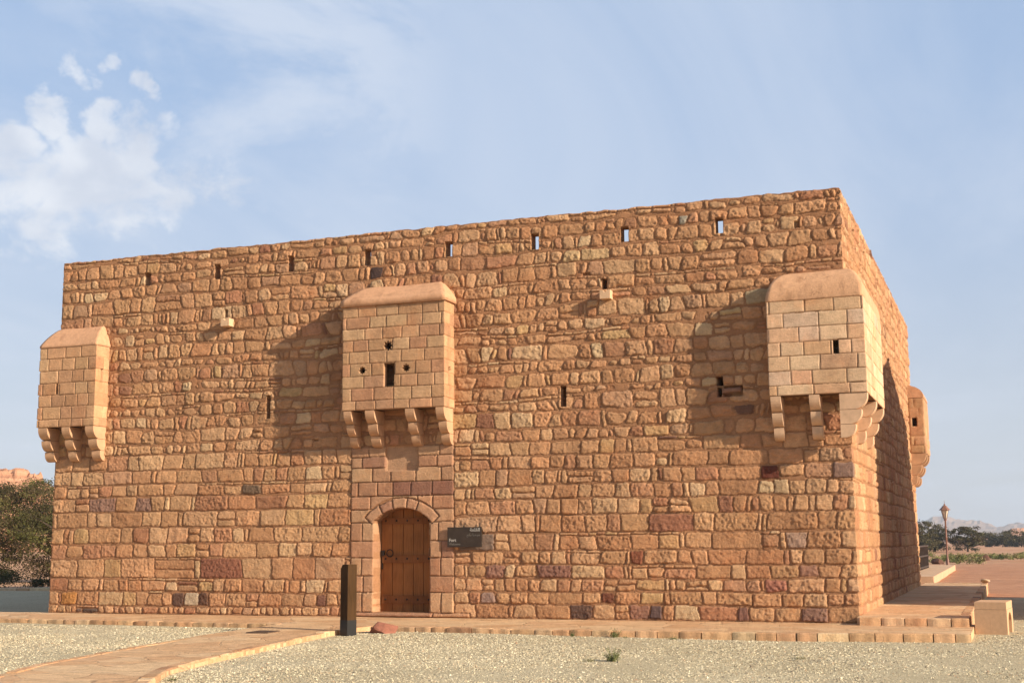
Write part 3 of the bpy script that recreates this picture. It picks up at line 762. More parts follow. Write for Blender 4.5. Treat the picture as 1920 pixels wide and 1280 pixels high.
# turret on the far right corner
t_f = ofs(mesh_obj('turret', turret_body('turret', [(0, D - 1.5), (0.44, D - 1.5), (0.44, D + 0.5), (-1.3, D + 0.5), (-1.3, D)], [3.98, 4.2, 4.48, 4.75, 5.03, 5.3, 5.6], OLD, seed=24, step=0.03, holes=[('rect', 0.10, 0.22, 4.77, 5.02)]), M['ashlar']))
t_f['label'] = 'box turret on the far right corner, seen in profile past the right wall'
bm = bmesh.new()
pts = [(0.0, 5.6), (0.46, 5.6), (0.455, 5.66), (0.43, 5.75), (0.37, 5.83), (0.25, 5.91), (0.08, 5.97), (0.0, 5.98)]
add_prism(bm, pts, 1, D - 1.52, D + 0.52); bm_obj('turret_roof', bm, M['plaster'], t_f)
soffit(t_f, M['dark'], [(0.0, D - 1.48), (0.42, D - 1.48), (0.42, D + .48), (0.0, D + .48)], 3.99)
for a, b_ in ((D - 1.49, D - 1.27), (D - .62, D - .4), (D + 0.25, D + .49)):
    corbel('corbel', M['corbel'], t_f, 1, a, b_, -0.01, [(zt, zb, p + 0.01) for zt, zb, p in tier3(0.44, 3.98, 3.05)], sign=1)

# ---- rain spouts
for x, z in ((-13.20, 6.20), (-4.545, 6.18)):
    bm = bmesh.new()
    w = 0.105
    pts = [(x - w, z), (x + w, z), (x + w, z + .17), (x + .05, z + .17), (x, z + .11), (x - .05, z + .17), (x - w, z + .17)]
    add_prism(bm, pts, 1, -0.19, 0.05); ofs(bm_obj('rain_spout', bm, M['spout'], bevel=0.01))

# ------------------------------------------------------------------ ground
def gz(x, y=0.0):
    t = min(1, max(0, (x + 6) / 6)); t = t * t * (3 - 2 * t)
    return -0.085 - 0.04 * t

def mat_ground():
    m, g, b = new_mat('desert_ground')
    p = g.n('ShaderNodeNewGeometry').outputs['Position']
    n1 = g.noise(p, 0.045, 5, 0.6); n2 = g.noise(p, 1.2, 6, 0.65); n3 = g.noise(g.mapping(p, (1, 3.5, 1)), 0.10, 5, 0.6)
    sep = g.n('ShaderNodeSeparateXYZ'); g.l(p, sep.inputs[0])
    red = g.ramp(n2, [(0.3, (0.36, 0.165, 0.085)), (0.55, (0.47, 0.225, 0.12)), (0.8, (0.54, 0.29, 0.165))])
    tan = g.ramp(n2, [(0.3, (0.46, 0.27, 0.155)), (0.7, (0.60, 0.375, 0.23))])
    f = g.sss(g.math('ADD', n3, g.math('MULTIPLY', n1, 0.5)), 0.66, 0.84)
    near = g.sss(sep.outputs[1], 95, 60)
    f = g.math('MULTIPLY', f, g.math('SUBTRACT', 1.0, g.math('MULTIPLY', near, 0.85)))
    left = g.sss(sep.outputs[0], -20, -32)
    f = g.math('MAXIMUM', f, g.math('MULTIPLY', left, 0.8))
    c = g.mix(f, red, tan)
    gr = g.math('MULTIPLY', g.sss(g.noise(g.mapping(p, (1, 2.4, 1)), 0.16, 6, 0.7), 0.52, 0.66), g.math('MULTIPLY', g.sss(sep.outputs[1], 62, 90), g.sss(sep.outputs[1], 230, 150)))
    c = g.mix(g.math('MULTIPLY', gr, 0.75), c, (0.27, 0.25, 0.10))
    g.l(c, b.inputs['Base Color'])
    bump(g, b, g.math('ADD', g.noise(p, 3.0, 7, 0.7), g.math('MULTIPLY', g.noise(p, 0.5, 3), 2.0)), 0.8, 0.08)
    return m
M['ground'] = mat_ground()
t = np.linspace(-1, 1, 261); ax = 9000 * np.sinh(6.6 * t) / math.sinh(6.6)
GX, GY = np.meshgrid(ax, ax + 0.0)
rr0 = np.hypot(GX + 8, GY - 5)
GZ = -0.17 - 0.15 * np.clip((GY - 18) / 20, 0, 1) + 0.035 * fbm(GX * 0.35, GY * 0.35, 2, 3) * np.clip((rr0 - 14) / 12, 0, 1)
GZ += np.clip((rr0 - 40) / 300, 0, 1) * 0.7 * fbm(GX * 0.02, GY * 0.02, 1, 3) * (GY < 2500)
# sandy bank behind the trees on the left
GZ += 1.5 * np.exp(-(((GX + 66) / 24) ** 2 + ((GY - 52) / 9) ** 2))
i_ = np.arange(261 * 261).reshape(261, 261)
me = np_mesh('ground', np.stack([GX, GY, GZ], -1).reshape(-1, 3), np.stack([i_[:-1, :-1], i_[:-1, 1:], i_[1:, 1:], i_[1:, :-1]], -1).reshape(-1, 4), smooth=True)
tag(mesh_obj('ground', me, M['ground']), kind='structure')

def mat_gravel():
    m, g, b = new_mat('gravel')
    p = g.n('ShaderNodeNewGeometry').outputs['Position']
    def layer(scale):
        v = g.n('ShaderNodeTexVoronoi'); v.inputs['Scale'].default_value = scale; g.l(p, v.inputs['Vector'])
        sp = g.n('ShaderNodeSeparateColor'); g.l(v.outputs['Color'], sp.inputs[0])
        col = g.ramp(sp.outputs[0], GRAVEL)
        return col, v.outputs['Distance'], sp.outputs[1]
    c1, d1, r1 = layer(60); c2, d2, r2 = layer(95)
    c = g.mix(g.sss(g.noise(p, 3.0, 4), 0.4, 0.6), c1, c2)
    big = g.noise(p, 0.35, 5, 0.6)
    c = g.mix(1.0, c, g.ramp(big, [(0.3, (0.88, 0.86, 0.80)), (0.7, (1.06, 1.05, 1.02))]), 'MULTIPLY')
    c = g.mix(g.math('MULTIPLY', g.sss(g.noise(p, 0.8, 6, 0.7), 0.60, 0.74), 0.45), c, (0.47, 0.30, 0.17))
    g.l(c, b.inputs['Base Color'])
    h = g.math('ADD', g.math('MULTIPLY', g.math('SUBTRACT', 0.5, d1), 1.0), g.math('MULTIPLY', r1, 0.35))
    bump(g, b, h, 0.8, 0.03)
    return m
GRAVEL = [(0.0, (0.25, 0.20, 0.13)), (0.2, (0.52, 0.445, 0.30)), (0.45, (0.63, 0.55, 0.375)), (0.75, (0.69, 0.61, 0.43)), (1.0, (0.59, 0.475, 0.315))]
M['gravel'] = mat_gravel()
xs = np.concatenate([np.linspace(-70, -20, 20), np.linspace(-19, 6, 90), np.linspace(6.6, 9, 6)]); ys = np.concatenate([np.linspace(-40, -14, 14), np.linspace(-13.5, 20.5, 130)])
AX, AY = np.meshgrid(xs, ys)
tt = np.clip((AX + 6) / 6, 0, 1); tt = tt * tt * (3 - 2 * tt)
AZ = -0.085 - 0.04 * tt + 0.008 * fbm(AX * 0.9, AY * 0.9, 2, 3)
edge = np.clip((AY - 14.5 - 0.8 * fbm(AX * .3, AY * 0, 2, 2)) / 4, 0, 1) * np.clip((AX - (-5)) / 3, 0, 1)
AZ = AZ - 0.2 * edge
edge2 = np.clip((AY - 14.2) / .3, 0, 1) * (AX < -10); AZ = AZ - .12 * edge2
i_ = np.arange(AX.size).reshape(AX.shape)
me = np_mesh('gravel_bed', np.stack([AX, AY, AZ], -1).reshape(-1, 3), np.stack([i_[:-1, :-1], i_[:-1, 1:], i_[1:, 1:], i_[1:, :-1]], -1).reshape(-1, 4), smooth=True)
tag(mesh_obj('gravel_bed', me, M['gravel']), kind='structure')

# ---- paving
def mat_paving():
    m, g, b = new_mat('flagstone')
    p = g.n('ShaderNodeNewGeometry').outputs['Position']
    warp = g.n('ShaderNodeVectorMath', operation='ADD'); g.l(p, warp.inputs[0])
    nv = g.n('ShaderNodeTexNoise'); nv.inputs['Scale'].default_value = 2.2; nv.inputs['Detail'].default_value = 4; g.l(p, nv.inputs['Vector'])
    sc = g.n('ShaderNodeVectorMath', operation='SCALE'); g.l(nv.outputs[1], sc.inputs[0]); sc.inputs['Scale'].default_value = 0.30; g.l(sc.outputs[0], warp.inputs[1])
    v = g.n('ShaderNodeTexVoronoi', feature='DISTANCE_TO_EDGE'); v.inputs['Scale'].default_value = 1.35; g.l(warp.outputs[0], v.inputs['Vector'])
    v2 = g.n('ShaderNodeTexVoronoi'); v2.inputs['Scale'].default_value = 1.35; g.l(warp.outputs[0], v2.inputs['Vector'])
    sp = g.n('ShaderNodeSeparateColor'); g.l(v2.outputs['Color'], sp.inputs[0])
    base = g.ramp(sp.outputs[0], [(0.0, (0.57, 0.335, 0.175)), (0.4, (0.63, 0.395, 0.215)), (0.75, (0.67, 0.455, 0.26)), (1.0, (0.60, 0.36, 0.195))])
    st = g.noise(g.mapping(p, (0.8, 2.2, 1)), 2.6, 7, 0.68, 0.8)
    c = g.mix(1.0, base, g.ramp(st, [(0.25, 0.66), (0.5, 0.98), (0.75, 1.22)]), 'MULTIPLY')
    c = g.mix(g.math('MULTIPLY', g.sss(g.noise(p, 1.1, 6, 0.7), 0.52, 0.68), 0.5), c, (0.66, 0.48, 0.31))
    joint = g.sss(v.outputs['Distance'], 0.022, 0.008)
    jm = g.math('MULTIPLY', joint, g.sss(g.noise(p, 1.7, 3), 0.42, 0.58))
    c = g.mix(g.math('MULTIPLY', jm, 0.45), c, (0.20, 0.12, 0.075))
    g.l(c, b.inputs['Base Color'])
    bump(g, b, g.math('SUBTRACT', g.math('MULTIPLY', g.noise(p, 6, 7, 0.68), 1.0), g.math('MULTIPLY', joint, 0.25)), 0.7, 0.05)
    return m
M['paving'] = mat_paving()
M['kerb'] = mat_masonry('kerb_stone', 1.0, 0.6)

KF = [(-40, -2.1), (-17.5, -2.27), (-14, -2.40), (-10.3, -2.62), (-7, -2.92), (-4, -3.05), (-1, -3.0), (0.4, -2.75), (1.95, -2.55)]
def kfront(x):
    for (x0, y0), (x1, y1) in zip(KF[:-1], KF[1:]):
        if x0 <= x <= x1: return y0 + (y1 - y0) * (x - x0) / (x1 - x0)
    return KF[-1][1]
def sheet(name, quads_fn, nx, ny, mat, skirt=0.25, noise=0.006):
    """top surface from a (u, v) function, with vertical sides down by skirt"""
    U, V = np.meshgrid(np.linspace(0, 1, nx), np.linspace(0, 1, ny))
    X, Y, Zz = quads_fn(U, V)
    Zz = Zz + noise * fbm(X * 1.6, Y * 1.6, 3, 3)
    top = np.stack([X, Y, Zz], -1).reshape(-1, 3); i = np.arange(nx * ny).reshape(ny, nx)
    Fq = np.stack([i[:-1, :-1], i[:-1, 1:], i[1:, 1:], i[1:, :-1]], -1).reshape(-1, 4)
    loop = np.concatenate([i[0, :-1], i[:-1, -1], i[-1, :0:-1], i[:0:-1, 0]])
    low = top[loop] - (0, 0, skirt); b0 = len(top); k = np.arange(len(loop)); kn = (k + 1) % len(loop)
    Fs = np.stack([loop[k], b0 + k, b0 + kn, loop[kn]], -1)
    me = np_mesh(name, np.concatenate([top, low]), [Fq, Fs])
    return tag(mesh_obj(name, me, mat), kind='structure')
kf_v = np.vectorize(kfront)
def pav(u, v):
    X = -40 + 41.95 * u; y0 = kf_v(X) + 0.16
    return X, y0 + (0.12 - y0) * v, -0.004 + 0 * X
sheet('pavement', pav, 260, 16, M['paving'])
# path leading to the door: left and right edges
PL_ = [(-10.29, -2.50), (-10.27, -3.2), (-10.22, -4.2), (-10.1, -5.4), (-9.86, -7.0), (-9.55, -8.8), (-9.15, -10.6), (-8.5, -12.2), (-7.6, -14.5)]
PR_ = [(-8.28, -2.70), (-8.36, -3.2), (-8.34, -4.2), (-8.04, -5.8), (-7.75, -7.3), (-7.40, -9.2), (-7.0, -10.8), (-6.2, -12.3), (-5.3, -14.5)]
def spl(P, v):
    P = np.array(P); k = np.linspace(0, 1, len(P)); return np.interp(v, k, P[:, 0]), np.interp(v, k, P[:, 1])
def path_f(u, v):
    xl, yl = spl(PL_, v); xr, yr = spl(PR_, v)
    return xl + (xr - xl) * u, yl + (yr - yl) * u, 0.000 - 0.035 * np.clip(v * 1.6, 0, 1) + 0.0 * u
sheet('path', path_f, 30, 120, M['paving'])

KERB = [((0.57, 0.335, 0.185), 10), ((0.60, 0.37, 0.215), 8), ((0.53, 0.30, 0.165), 7), ((0.45, 0.25, 0.145), 2), ((0.62, 0.415, 0.25), 3), ((0.33, 0.19, 0.125), .5)]
def kerb_run(Vl, Fl, Cl, pts, width, zt, zb, lmin, lmax, side=1, table=KERB, jitter=0.006):
    """row of rounded kerb stones along a polyline"""
    P = [Vector((*p, 0)) for p in pts]; acc = [0]
    for a, b in zip(P[:-1], P[1:]): acc.append(acc[-1] + (b - a).length)
    def at(s):
        for i in range(len(P) - 1):
            if s <= acc[i + 1] or i == len(P) - 2:
                d = (P[i + 1] - P[i]).normalized(); return P[i] + d * (s - acc[i]), d
    s = 0
    while s < acc[-1] - 0.05:
        l = min(rng.uniform(lmin, lmax), acc[-1] - s); p0, d = at(s + 0.008); p1, _ = at(s + l - 0.008)
        d = (p1 - p0).normalized(); nrm = Vector((-d.y, d.x, 0)) * side
        o = rng.uniform(-jitter, jitter); h = zt(p0.x, p0.y) if callable(zt) else zt; h += rng.uniform(-.006, .008)
        zb_ = zb(p0.x) if callable(zb) else zb
        r = 0.013
        prof = [(o, zb_), (o, h - 1.3 * r), (o + 0.3 * r, h - 0.35 * r), (o + r * 1.3, h), (width - r * .4, h - 0.002), (width, zb_)]
        col = pick(table, jit=0.15); base = len(Vl); ln = (p1 - p0).length; m = 8
        for i in range(m + 1):
            u = ln * i / m; e = 0.007 * (1 if i in (0, m) else (0.3 if i in (1, m - 1) else 0))
            for (w, z) in prof:
                q = p0 + d * u + nrm * (w + e * (1 if w < width / 2 else 0) + 0.006 * math.sin(u * 23 + s * 7)); Vl.append((q.x, q.y, z - e * 0.7 * (z > zb_))); Cl.append(col)
        np_ = len(prof)
        for i in range(m):
            for k in range(np_ - 1):
                a = base + i * np_ + k; Fl.append((a, a + np_, a + np_ + 1, a + 1) if side > 0 else (a, a + 1, a + np_ + 1, a + np_))
        for i in (0, m):
            a = base + i * np_; Fl.append((a, a + 1, a + 4, a + 5)); Fl.append((a + 1, a + 2, a + 3, a + 4))
        s += l
def kerb_obj(name, runs):
    Vl, Fl, Cl = [], [], []
    for kw in runs: kerb_run(Vl, Fl, Cl, **kw)
    o = mesh_obj(name, np_mesh(name, np.array(Vl), np.array(Fl), np.array(Cl)), M['kerb'])
    return tag(o, kind='structure')
zlow = lambda x: gz(x) - 0.05
left_pts = [p for p in KF if p[0] < -10.3] + [(-10.32, -2.62)]; right_pts = [(-8.26, -2.80)] + [p for p in KF if p[0] > -7.5]
kerb_obj('kerb', [dict(pts=left_pts, width=0.17, zt=0.004, zb=zlow, lmin=0.30, lmax=0.55), dict(pts=right_pts, width=0.17, zt=0.004, zb=zlow, lmin=0.30, lmax=0.50),
                  dict(pts=[p for p in reversed(PR_[1:])], width=0.16, zt=-0.006, zb=zlow, lmin=0.28, lmax=0.45, side=1),
                  dict(pts=[p for p in PL_[2:]], width=0.14, zt=-0.026, zb=zlow, lmin=0.3, lmax=0.5, side=1)])
# raised terrace along the right wall
def terr(u, v): return 0.01 + (1.70 + 0.0 * v) * u, -0.40 + 19.8 * v, 0.128 + 0 * u
sheet('terrace', terr, 16, 90, M['paving'], skirt=0.4)
kerb_obj('terrace_kerb', [dict(pts=[(0.06, -0.55), (1.88, -0.60)], width=0.17, zt=0.132, zb=-0.02, lmin=0.35, lmax=0.40, jitter=0.004),
                          dict(pts=[(1.88, -0.40), (1.86, 19.4)], width=0.17, zt=0.134, zb=-0.2, lmin=0.4, lmax=0.7, side=1),
                          dict(pts=[(1.86, 19.42), (0.0, 19.42)], width=0.15, zt=0.13, zb=-0.4, lmin=0.4, lmax=0.6, side=1)])

# ---- loose stones of the gravel bed that show singly near the camera
def gravel_stones():
    R = np.random.default_rng(3)
    n = 800000
    x = R.uniform(-20, 8.0, n); y = R.uniform(-12.5, 6, n)
    dx, dy = x - CAM.x, y - CAM.y
    dist = np.hypot(dx, dy); a = np.arctan2(-dx, dy)
    keep = (a < YAW + rad(26)) & (a > YAW - rad(32)) & (dist > 13.5)
    keep &= R.random(n) < np.clip((34 - dist) / 14, 0.12, 1)
    kx = kf_v(np.clip(x, -39, 1.9)); keep &= (y < kx - 0.01) | (x > 2.0)
    keep &= ~((x < 2.55) & (x > 1.8) & (y > -0.75) & (y < 0.5)) & ~((x < 1.9) & (y > -2.6) & (x > -18))
    v = np.interp(-y, [-p[1] for p in PL_], [p[0] for p in PL_]); w = np.interp(-y, [-p[1] for p in PR_], [p[0] for p in PR_])
    keep &= ~((x > v - 0.02) & (x < w + 0.02))
    clump = fbm(x * 0.6, y * 0.6, 1, 3); keep &= R.random(n) < np.clip(0.72 + 0.9 * clump, 0.12, 1)
    x, y = x[keep], y[keep]; n = len(x)
    s = R.lognormal(math.log(0.0060), 0.36, n); s = np.clip(s, .0045, .03)
    base = np.array([(1, 0, 0), (-1, 0, 0), (0, 1, 0), (0, -1, 0), (0, 0, 1), (0, 0, -1)], float)
    V = base[None] * (1 + 0.35 * R.standard_normal((n, 6, 1))) + 0.28 * R.standard_normal((n, 6, 3))
    V *= np.stack([R.uniform(.8, 1.4, n), R.uniform(.8, 1.4, n), R.uniform(.4, .8, n)], -1)[:, None]
    th = R.uniform(0, 6.28, n); c, q = np.cos(th), np.sin(th)
    X = V[..., 0] * c[:, None] - V[..., 1] * q[:, None]; Y = V[..., 0] * q[:, None] + V[..., 1] * c[:, None]
    tz = np.clip((x + 6) / 6, 0, 1); tz = tz * tz * (3 - 2 * tz); z0 = -0.085 - 0.04 * tz
    P = np.stack([X * s[:, None] + x[:, None], Y * s[:, None] + y[:, None], V[..., 2] * s[:, None] + (z0 + s * 0.25)[:, None]], -1)
    f = np.array([(0, 2, 4), (2, 1, 4), (1, 3, 4), (3, 0, 4), (2, 0, 5), (1, 2, 5), (3, 1, 5), (0, 3, 5)])
    Fq = (np.arange(n)[:, None, None] * 6 + f[None]).reshape(-1, 3)
    pal = np.array([(0.66, 0.58, 0.395), (0.69, 0.61, 0.43), (0.58, 0.50, 0.335), (0.70, 0.635, 0.47), (0.60, 0.47, 0.31), (0.35, 0.29, 0.20), (0.21, 0.175, 0.13), (0.46, 0.29, 0.175)])
    k = R.choice(len(pal), n, p=[.24, .21, .15, .06, .10, .12, .09, .03])
    c = pal[k] * R.uniform(0.85, 1.12, (n, 1))
    return np_mesh('gravel_stones', P.reshape(-1, 3), Fq, np.repeat(c, 6, 0))
def mat_tone(name, rough=0.9, gain=1.0, var=0.2, scale=30):
    m, g, b = new_mat(name); at = g.n('ShaderNodeAttribute', attribute_name='tone').outputs['Color']
    p = g.n('ShaderNodeNewGeometry').outputs['Position']
    g.l(g.mix(1.0, at, g.ramp(g.noise(p, scale, 4), [(0.3, 1 - var), (0.7, 1 + var)]), 'MULTIPLY'), b.inputs['Base Color']); b.inputs['Roughness'].default_value = rough
    return m
M['stones'] = mat_tone('loose_stone')
tag(mesh_obj('gravel_stones', gravel_stones(), M['stones']), 'cream and grey crushed gravel spread in front of the fort', 'gravel', kind='stuff')

# ------------------------------------------------------------------ things in front of the fort
# wayfinding post
M['post_wood'] = mat_wood('post_wood', (0.060, 0.030, 0.011), 0.25)
M['black'] = mat_plain('black_metal', (0.012, 0.011, 0.010), 0.2, 20, 0.5, 0.0, spec=0.35)
post = empty('marker_post', (-8.12, -3.98, gz(-8.1)), 'short dark timber post with a black foot beside the path', 'post')
post.rotation_euler.z = rad(-24)
def local(name, parent, build, mat, bevel=0.0, smooth=False, seg=1):
    bm = bmesh.new(); build(bm); return bm_obj(name, bm, mat, parent, bevel=bevel, smooth=smooth, seg=seg)
H2 = 0.098
def shaft(bm):
    pts = [(-H2, 0.26), (H2, 0.26), (H2, 1.20), (-H2 + 0.05, 1.20), (-H2, 1.13)]
    add_prism(bm, pts, 1, -H2, H2)
local('shaft', post, shaft, M['post_wood'], 0.004)
local('foot', post, lambda bm: add_box(bm, (-H2 - .002, -H2 - .002, -0.05), (H2 + .002, H2 + .002, 0.26)), M['black'], 0.004)
local('junction_box', post, lambda bm: add_box(bm, (-H2 - 0.03, -0.05, 0.70), (-H2, 0.05, 0.98)), M['black'], 0.004)

M['plate'] = mat_plain('dark_plate', (0.10, 0.065, 0.045), 0.25, 10, 0.8, 0.2, 60, 0.004)
bm = bmesh.new(); add_box(bm, (-0.20, -0.26, -0.03), (0.20, 0.26, 0.012))  # thin dark plate lying in the path
o = tag(bm_obj('path_plate', bm, M['plate'], bevel=0.004, seg=1), 'dark flat plate set into the path to the left of the timber post', 'cover plate'); o.location = (-9.45, -4.55, -0.012); o.rotation_euler.z = rad(6)
# red rock
def rock_mesh(name, size, seed, sub_=3, flat=0.35):
    bm = bmesh.new(); bmesh.ops.create_icosphere(bm, subdivisions=sub_, radius=1.0)
    R = random.Random(seed); planes = [(Vector((R.gauss(0, 1), R.gauss(0, 1), R.gauss(0, .8))).normalized(), R.uniform(0.5, 0.85)) for _ in range(11)]
    for v in bm.verts:
        for n, d in planes:
            k = v.co.dot(n) - d
            if k > 0: v.co -= n * k * 0.92
        q = v.co
        o = 0.05 * float(vnoise(np.array(q.x * 3 + seed), np.array(q.y * 3 + q.z * 4), 1))
        v.co *= 1 + o
        v.co.x *= size[0]; v.co.y *= size[1]; v.co.z *= size[2]
    me = bpy.data.meshes.new(name); bm.to_mesh(me); bm.free(); return me
M['red_rock'] = mat_plain('red_sandstone', (0.28, 0.115, 0.075), 0.35, 7, 0.95, 0.6, 25, 0.02)
o = tag(mesh_obj('rock', rock_mesh('rock', (0.29, 0.22, 0.17), 14), M['red_rock'], loc=(-7.80, -3.28, gz(-8) + 0.05)), 'red sandstone rock lying beside the dark timber post', 'rock')
o.rotation_euler = (0, rad(-8), rad(20))

# stone block with an arched side opening
M['cast_stone'] = mat_plain('cast_stone', (0.56, 0.355, 0.21), 0.10, 18, 0.9, 0.35, 140, 0.004)
blk = empty('stone_block', (1.965, -0.55, -0.13), 'tan cast stone block with an arched side opening beside the terrace step', 'stone block')
blk.rotation_euler.z = rad(-5.5)
W_, D_, HB = 0.52, 0.95, 0.415
def body(bm):
    y0, y1 = 0.22, D_ - 0.22; r = (y1 - y0) / 2
    pts = [(0, -0.06), (y0, -0.06), (y0, 0.20)] + [((y0 + y1) / 2 - r * math.cos(t), 0.20 + 0.16 * math.sin(t)) for t in np.linspace(0.15, math.pi - 0.15, 9)] + [(y1, 0.20), (y1, -0.06), (D_, -0.06), (D_, HB), (0, HB)]
    add_prism(bm, pts, 0, 0.25, W_); add_box(bm, (0, 0, -0.06), (0.249, D_, HB))
local('body', blk, body, M['cast_stone'], 0.008, seg=2)
local('cap', blk, lambda bm: add_box(bm, (0.006, 0.004, HB + 0.004), (W_ - 0.004, D_ - 0.004, HB + 0.125)), M['cast_stone'], 0.01, seg=2)

# sign on the wall
M['sign'] = mat_plain('bronze_sign', (0.042, 0.028, 0.019), 0.3, 8, 0.5, 0.1, 50, 0.002, 0.35)
M['letter'] = mat_plain('white_lettering', (0.38, 0.355, 0.32), 0.05, 5, 0.8, 0.0)
M['letter_dim'] = mat_plain('dim_lettering', (0.20, 0.18, 0.155), 0.05, 5, 0.8, 0.0)
sg = empty('wall_sign', (-7.578, -0.075, 1.585), 'dark brown bilingual sign on the wall right of the door', 'sign')
local('panel', sg, lambda bm: add_box(bm, (-0.37, -0.012, -0.197), (0.37, 0.012, 0.197)), M['sign'], 0.004)
for bx in (-0.27, 0.27): local('bracket', sg, lambda bm: add_box(bm, (bx - .03, 0.0125, -0.1), (bx + .03, 0.085, 0.1)), M['black'])
def text(name, body_, size, x, z, align, mat, bold=0.0):
    cu = bpy.data.curves.new(name, 'FONT'); cu.body = body_; cu.size = size; cu.align_x = align; cu.extrude = 0.0015; cu.offset = bold
    to = bpy.data.objects.new(name, cu); COL.objects.link(to)
    dg = bpy.context.evaluated_depsgraph_get(); me = bpy.data.meshes.new_from_object(to.evaluated_get(dg))
    bpy.data.objects.remove(to); bpy.data.curves.remove(cu); me.name = name
    o = mesh_obj(name, me, mat, sg); o.location = (x, -0.0145, z); o.rotation_euler = (rad(90), 0, 0); return o
text('lettering', 'Fort', 0.088, -0.335, -0.088, 'LEFT', M['letter'], 0.002)
text('lettering', 'Welcome', 0.062, -0.335, -0.158, 'LEFT', M['letter_dim'])
text('lettering', '\uFE94\uFECC\uFEE0\uFED8\uFEDF\uFE8D', 0.095, 0.335, 0.112, 'RIGHT', M['letter'], 0.002)
text('lettering', '\uFEE2\uFEDC\uFE91 \uFE8E\uFE92\uFEA3\uFEAE\uFEE3', 0.075, 0.335, 0.022, 'RIGHT', M['letter_dim'])

# ------------------------------------------------------------------ plants
M['leaf'] = mat_tone('acacia_leaf', 0.75, 1.0, 0.3, 3.0)
M['bark'] = mat_plain('bark', (0.085, 0.06, 0.042), 0.35, 12, 0.95, 0.6, 30, 0.03, stretch=(1, 1, .3))
def leaf_cloud(name, clumps, per, size, cols, R, lean=0.0):
    """many small leaf faces spread through clump volumes; clumps: (centre, radii)"""
    C = np.array([c for c, _ in clumps], float); Rr = np.array([r for _, r in clumps], float)
    n = len(clumps) * per; k = np.repeat(np.arange(len(clumps)), per)
    d = R.standard_normal((n, 3)); d /= np.linalg.norm(d, axis=1)[:, None]
    rad_ = R.random(n) ** 0.45
    p = C[k] + d * rad_[:, None] * Rr[k]
    a = R.standard_normal((n, 3)); a /= np.linalg.norm(a, axis=1)[:, None]; b = np.cross(a, R.standard_normal((n, 3))); b /= np.linalg.norm(b, axis=1)[:, None]
    s = size * R.uniform(0.5, 1.5, n)[:, None]
    V = np.stack([p - a * s, p + b * s * 0.38, p + a * s, p - b * s * 0.38], 1)
    cl = np.array(cols)[R.integers(0, len(cols), len(clumps))][k] * R.uniform(0.75, 1.25, (n, 1))
    return np_mesh(name, V.reshape(-1, 3), np.arange(4 * n).reshape(-1, 4), np.repeat(cl, 4, 0))

def acacia(base, h, rx, rz, label, seed, nclump, per, leaf, cols, group=None, lean=(0, 0), limbs=6, bare=0.3, name='acacia_tree'):
    R = np.random.default_rng(seed); t = empty(name, base, label, 'tree', group)
    bm = bmesh.new(); th = h * bare
    top = (lean[0] * 0.5, lean[1] * 0.5, th)
    add_tube(bm, [(0, 0, -0.1), (lean[0] * .2, lean[1] * .2, th * .5), top], [h * .045, h * .036, h * .03], 8)
    cz = h - rz; ends = []
    for k in range(limbs):
        a = 6.28 * k / limbs + R.uniform(-.4, .4); q = R.uniform(.45, .85)
        e = (lean[0] + rx * q * math.cos(a), lean[1] + rx * q * math.sin(a), cz + rz * R.uniform(-.3, .5)); ends.append(e)
        mid = tuple((top[i] * .5 + e[i] * .5) + (R.uniform(-.1, .1) * h if i < 2 else 0.05 * h) for i in range(3))
        add_tube(bm, [top, mid, e], [h * .02, h * .013, h * .004], 6)
        for j in range(2):
            e2 = tuple(mid[i] + R.uniform(-.35, .35) * (rx if i < 2 else rz) for i in range(3))
            add_tube(bm, [mid, e2], [h * .009, h * .003], 5)
    bm_obj('trunk', bm, M['bark'], t, smooth=True)
    cl = []
    for _ in range(nclump):
        d = R.standard_normal(3); d /= (np.abs(d) ** 3.2).sum() ** (1 / 3.2); q = R.random() ** 0.4
        c = np.array([lean[0] + d[0] * rx * q * .9, lean[1] + d[1] * rx * q * .9, cz - 0.06 * h + d[2] * rz * q * 1.08])
        if c[2] < 0.06 * h: c[2] = R.uniform(.08, .3) * h
        r = R.uniform(.10, .24) * rx; cl.append((c, (r * 1.35, r * 1.35, r * .62)))
    mesh_obj('crown', leaf_cloud('crown', cl, per, leaf, cols, R), M['leaf'], t)
    return t
OLIVE = [(0.095, 0.092, 0.026), (0.072, 0.066, 0.021), (0.115, 0.100, 0.033), (0.060, 0.050, 0.022), (0.10, 0.072, 0.036), (0.085, 0.062, 0.032)]
acacia((-41.6, 30.6, -0.3), 5.2, 3.7, 2.2, 'spreading dark olive acacia tree partly hidden behind the fort', 5, 260, 260, 0.055, OLIVE, lean=(-1.7, -0.8), limbs=9, bare=0.24)

def shrub(name, loc, rx, h, label, seed, cols, group=None, n=14, per=90, leaf=0.05, cat='shrub', spiky=False):
    R = np.random.default_rng(seed); cl = []
    for _ in range(n):
        a = R.uniform(0, 6.28); q = R.random() ** .5; c = np.array([rx * q * math.cos(a) * .8, rx * q * math.sin(a) * .8, h * (0.25 + 0.5 * R.random() * (1 - .5 * q))])
        r = R.uniform(.22, .40); cl.append((c, (rx * r, rx * r, h * r)))
    o = mesh_obj(name, leaf_cloud(name, cl, per, leaf, cols, R), M['leaf'], loc=loc)
    return tag(o, label, cat, group)
DARKG = [(0.05, 0.055, 0.02), (0.035, 0.04, 0.017), (0.065, 0.065, 0.025)]
shrub('shrub', (-36.6, 18.6, -0.2), 2.1, 0.95, 'dark green shrub under the acacia, at the left edge of the photo', 31, DARKG, n=26, per=170, leaf=0.05)
shrub('shrub', (-33.5, 19.6, -0.2), 1.1, 0.62, 'smaller dark green shrub between the left shrub and the fort wall', 32, DARKG, n=20, per=150, leaf=0.045)
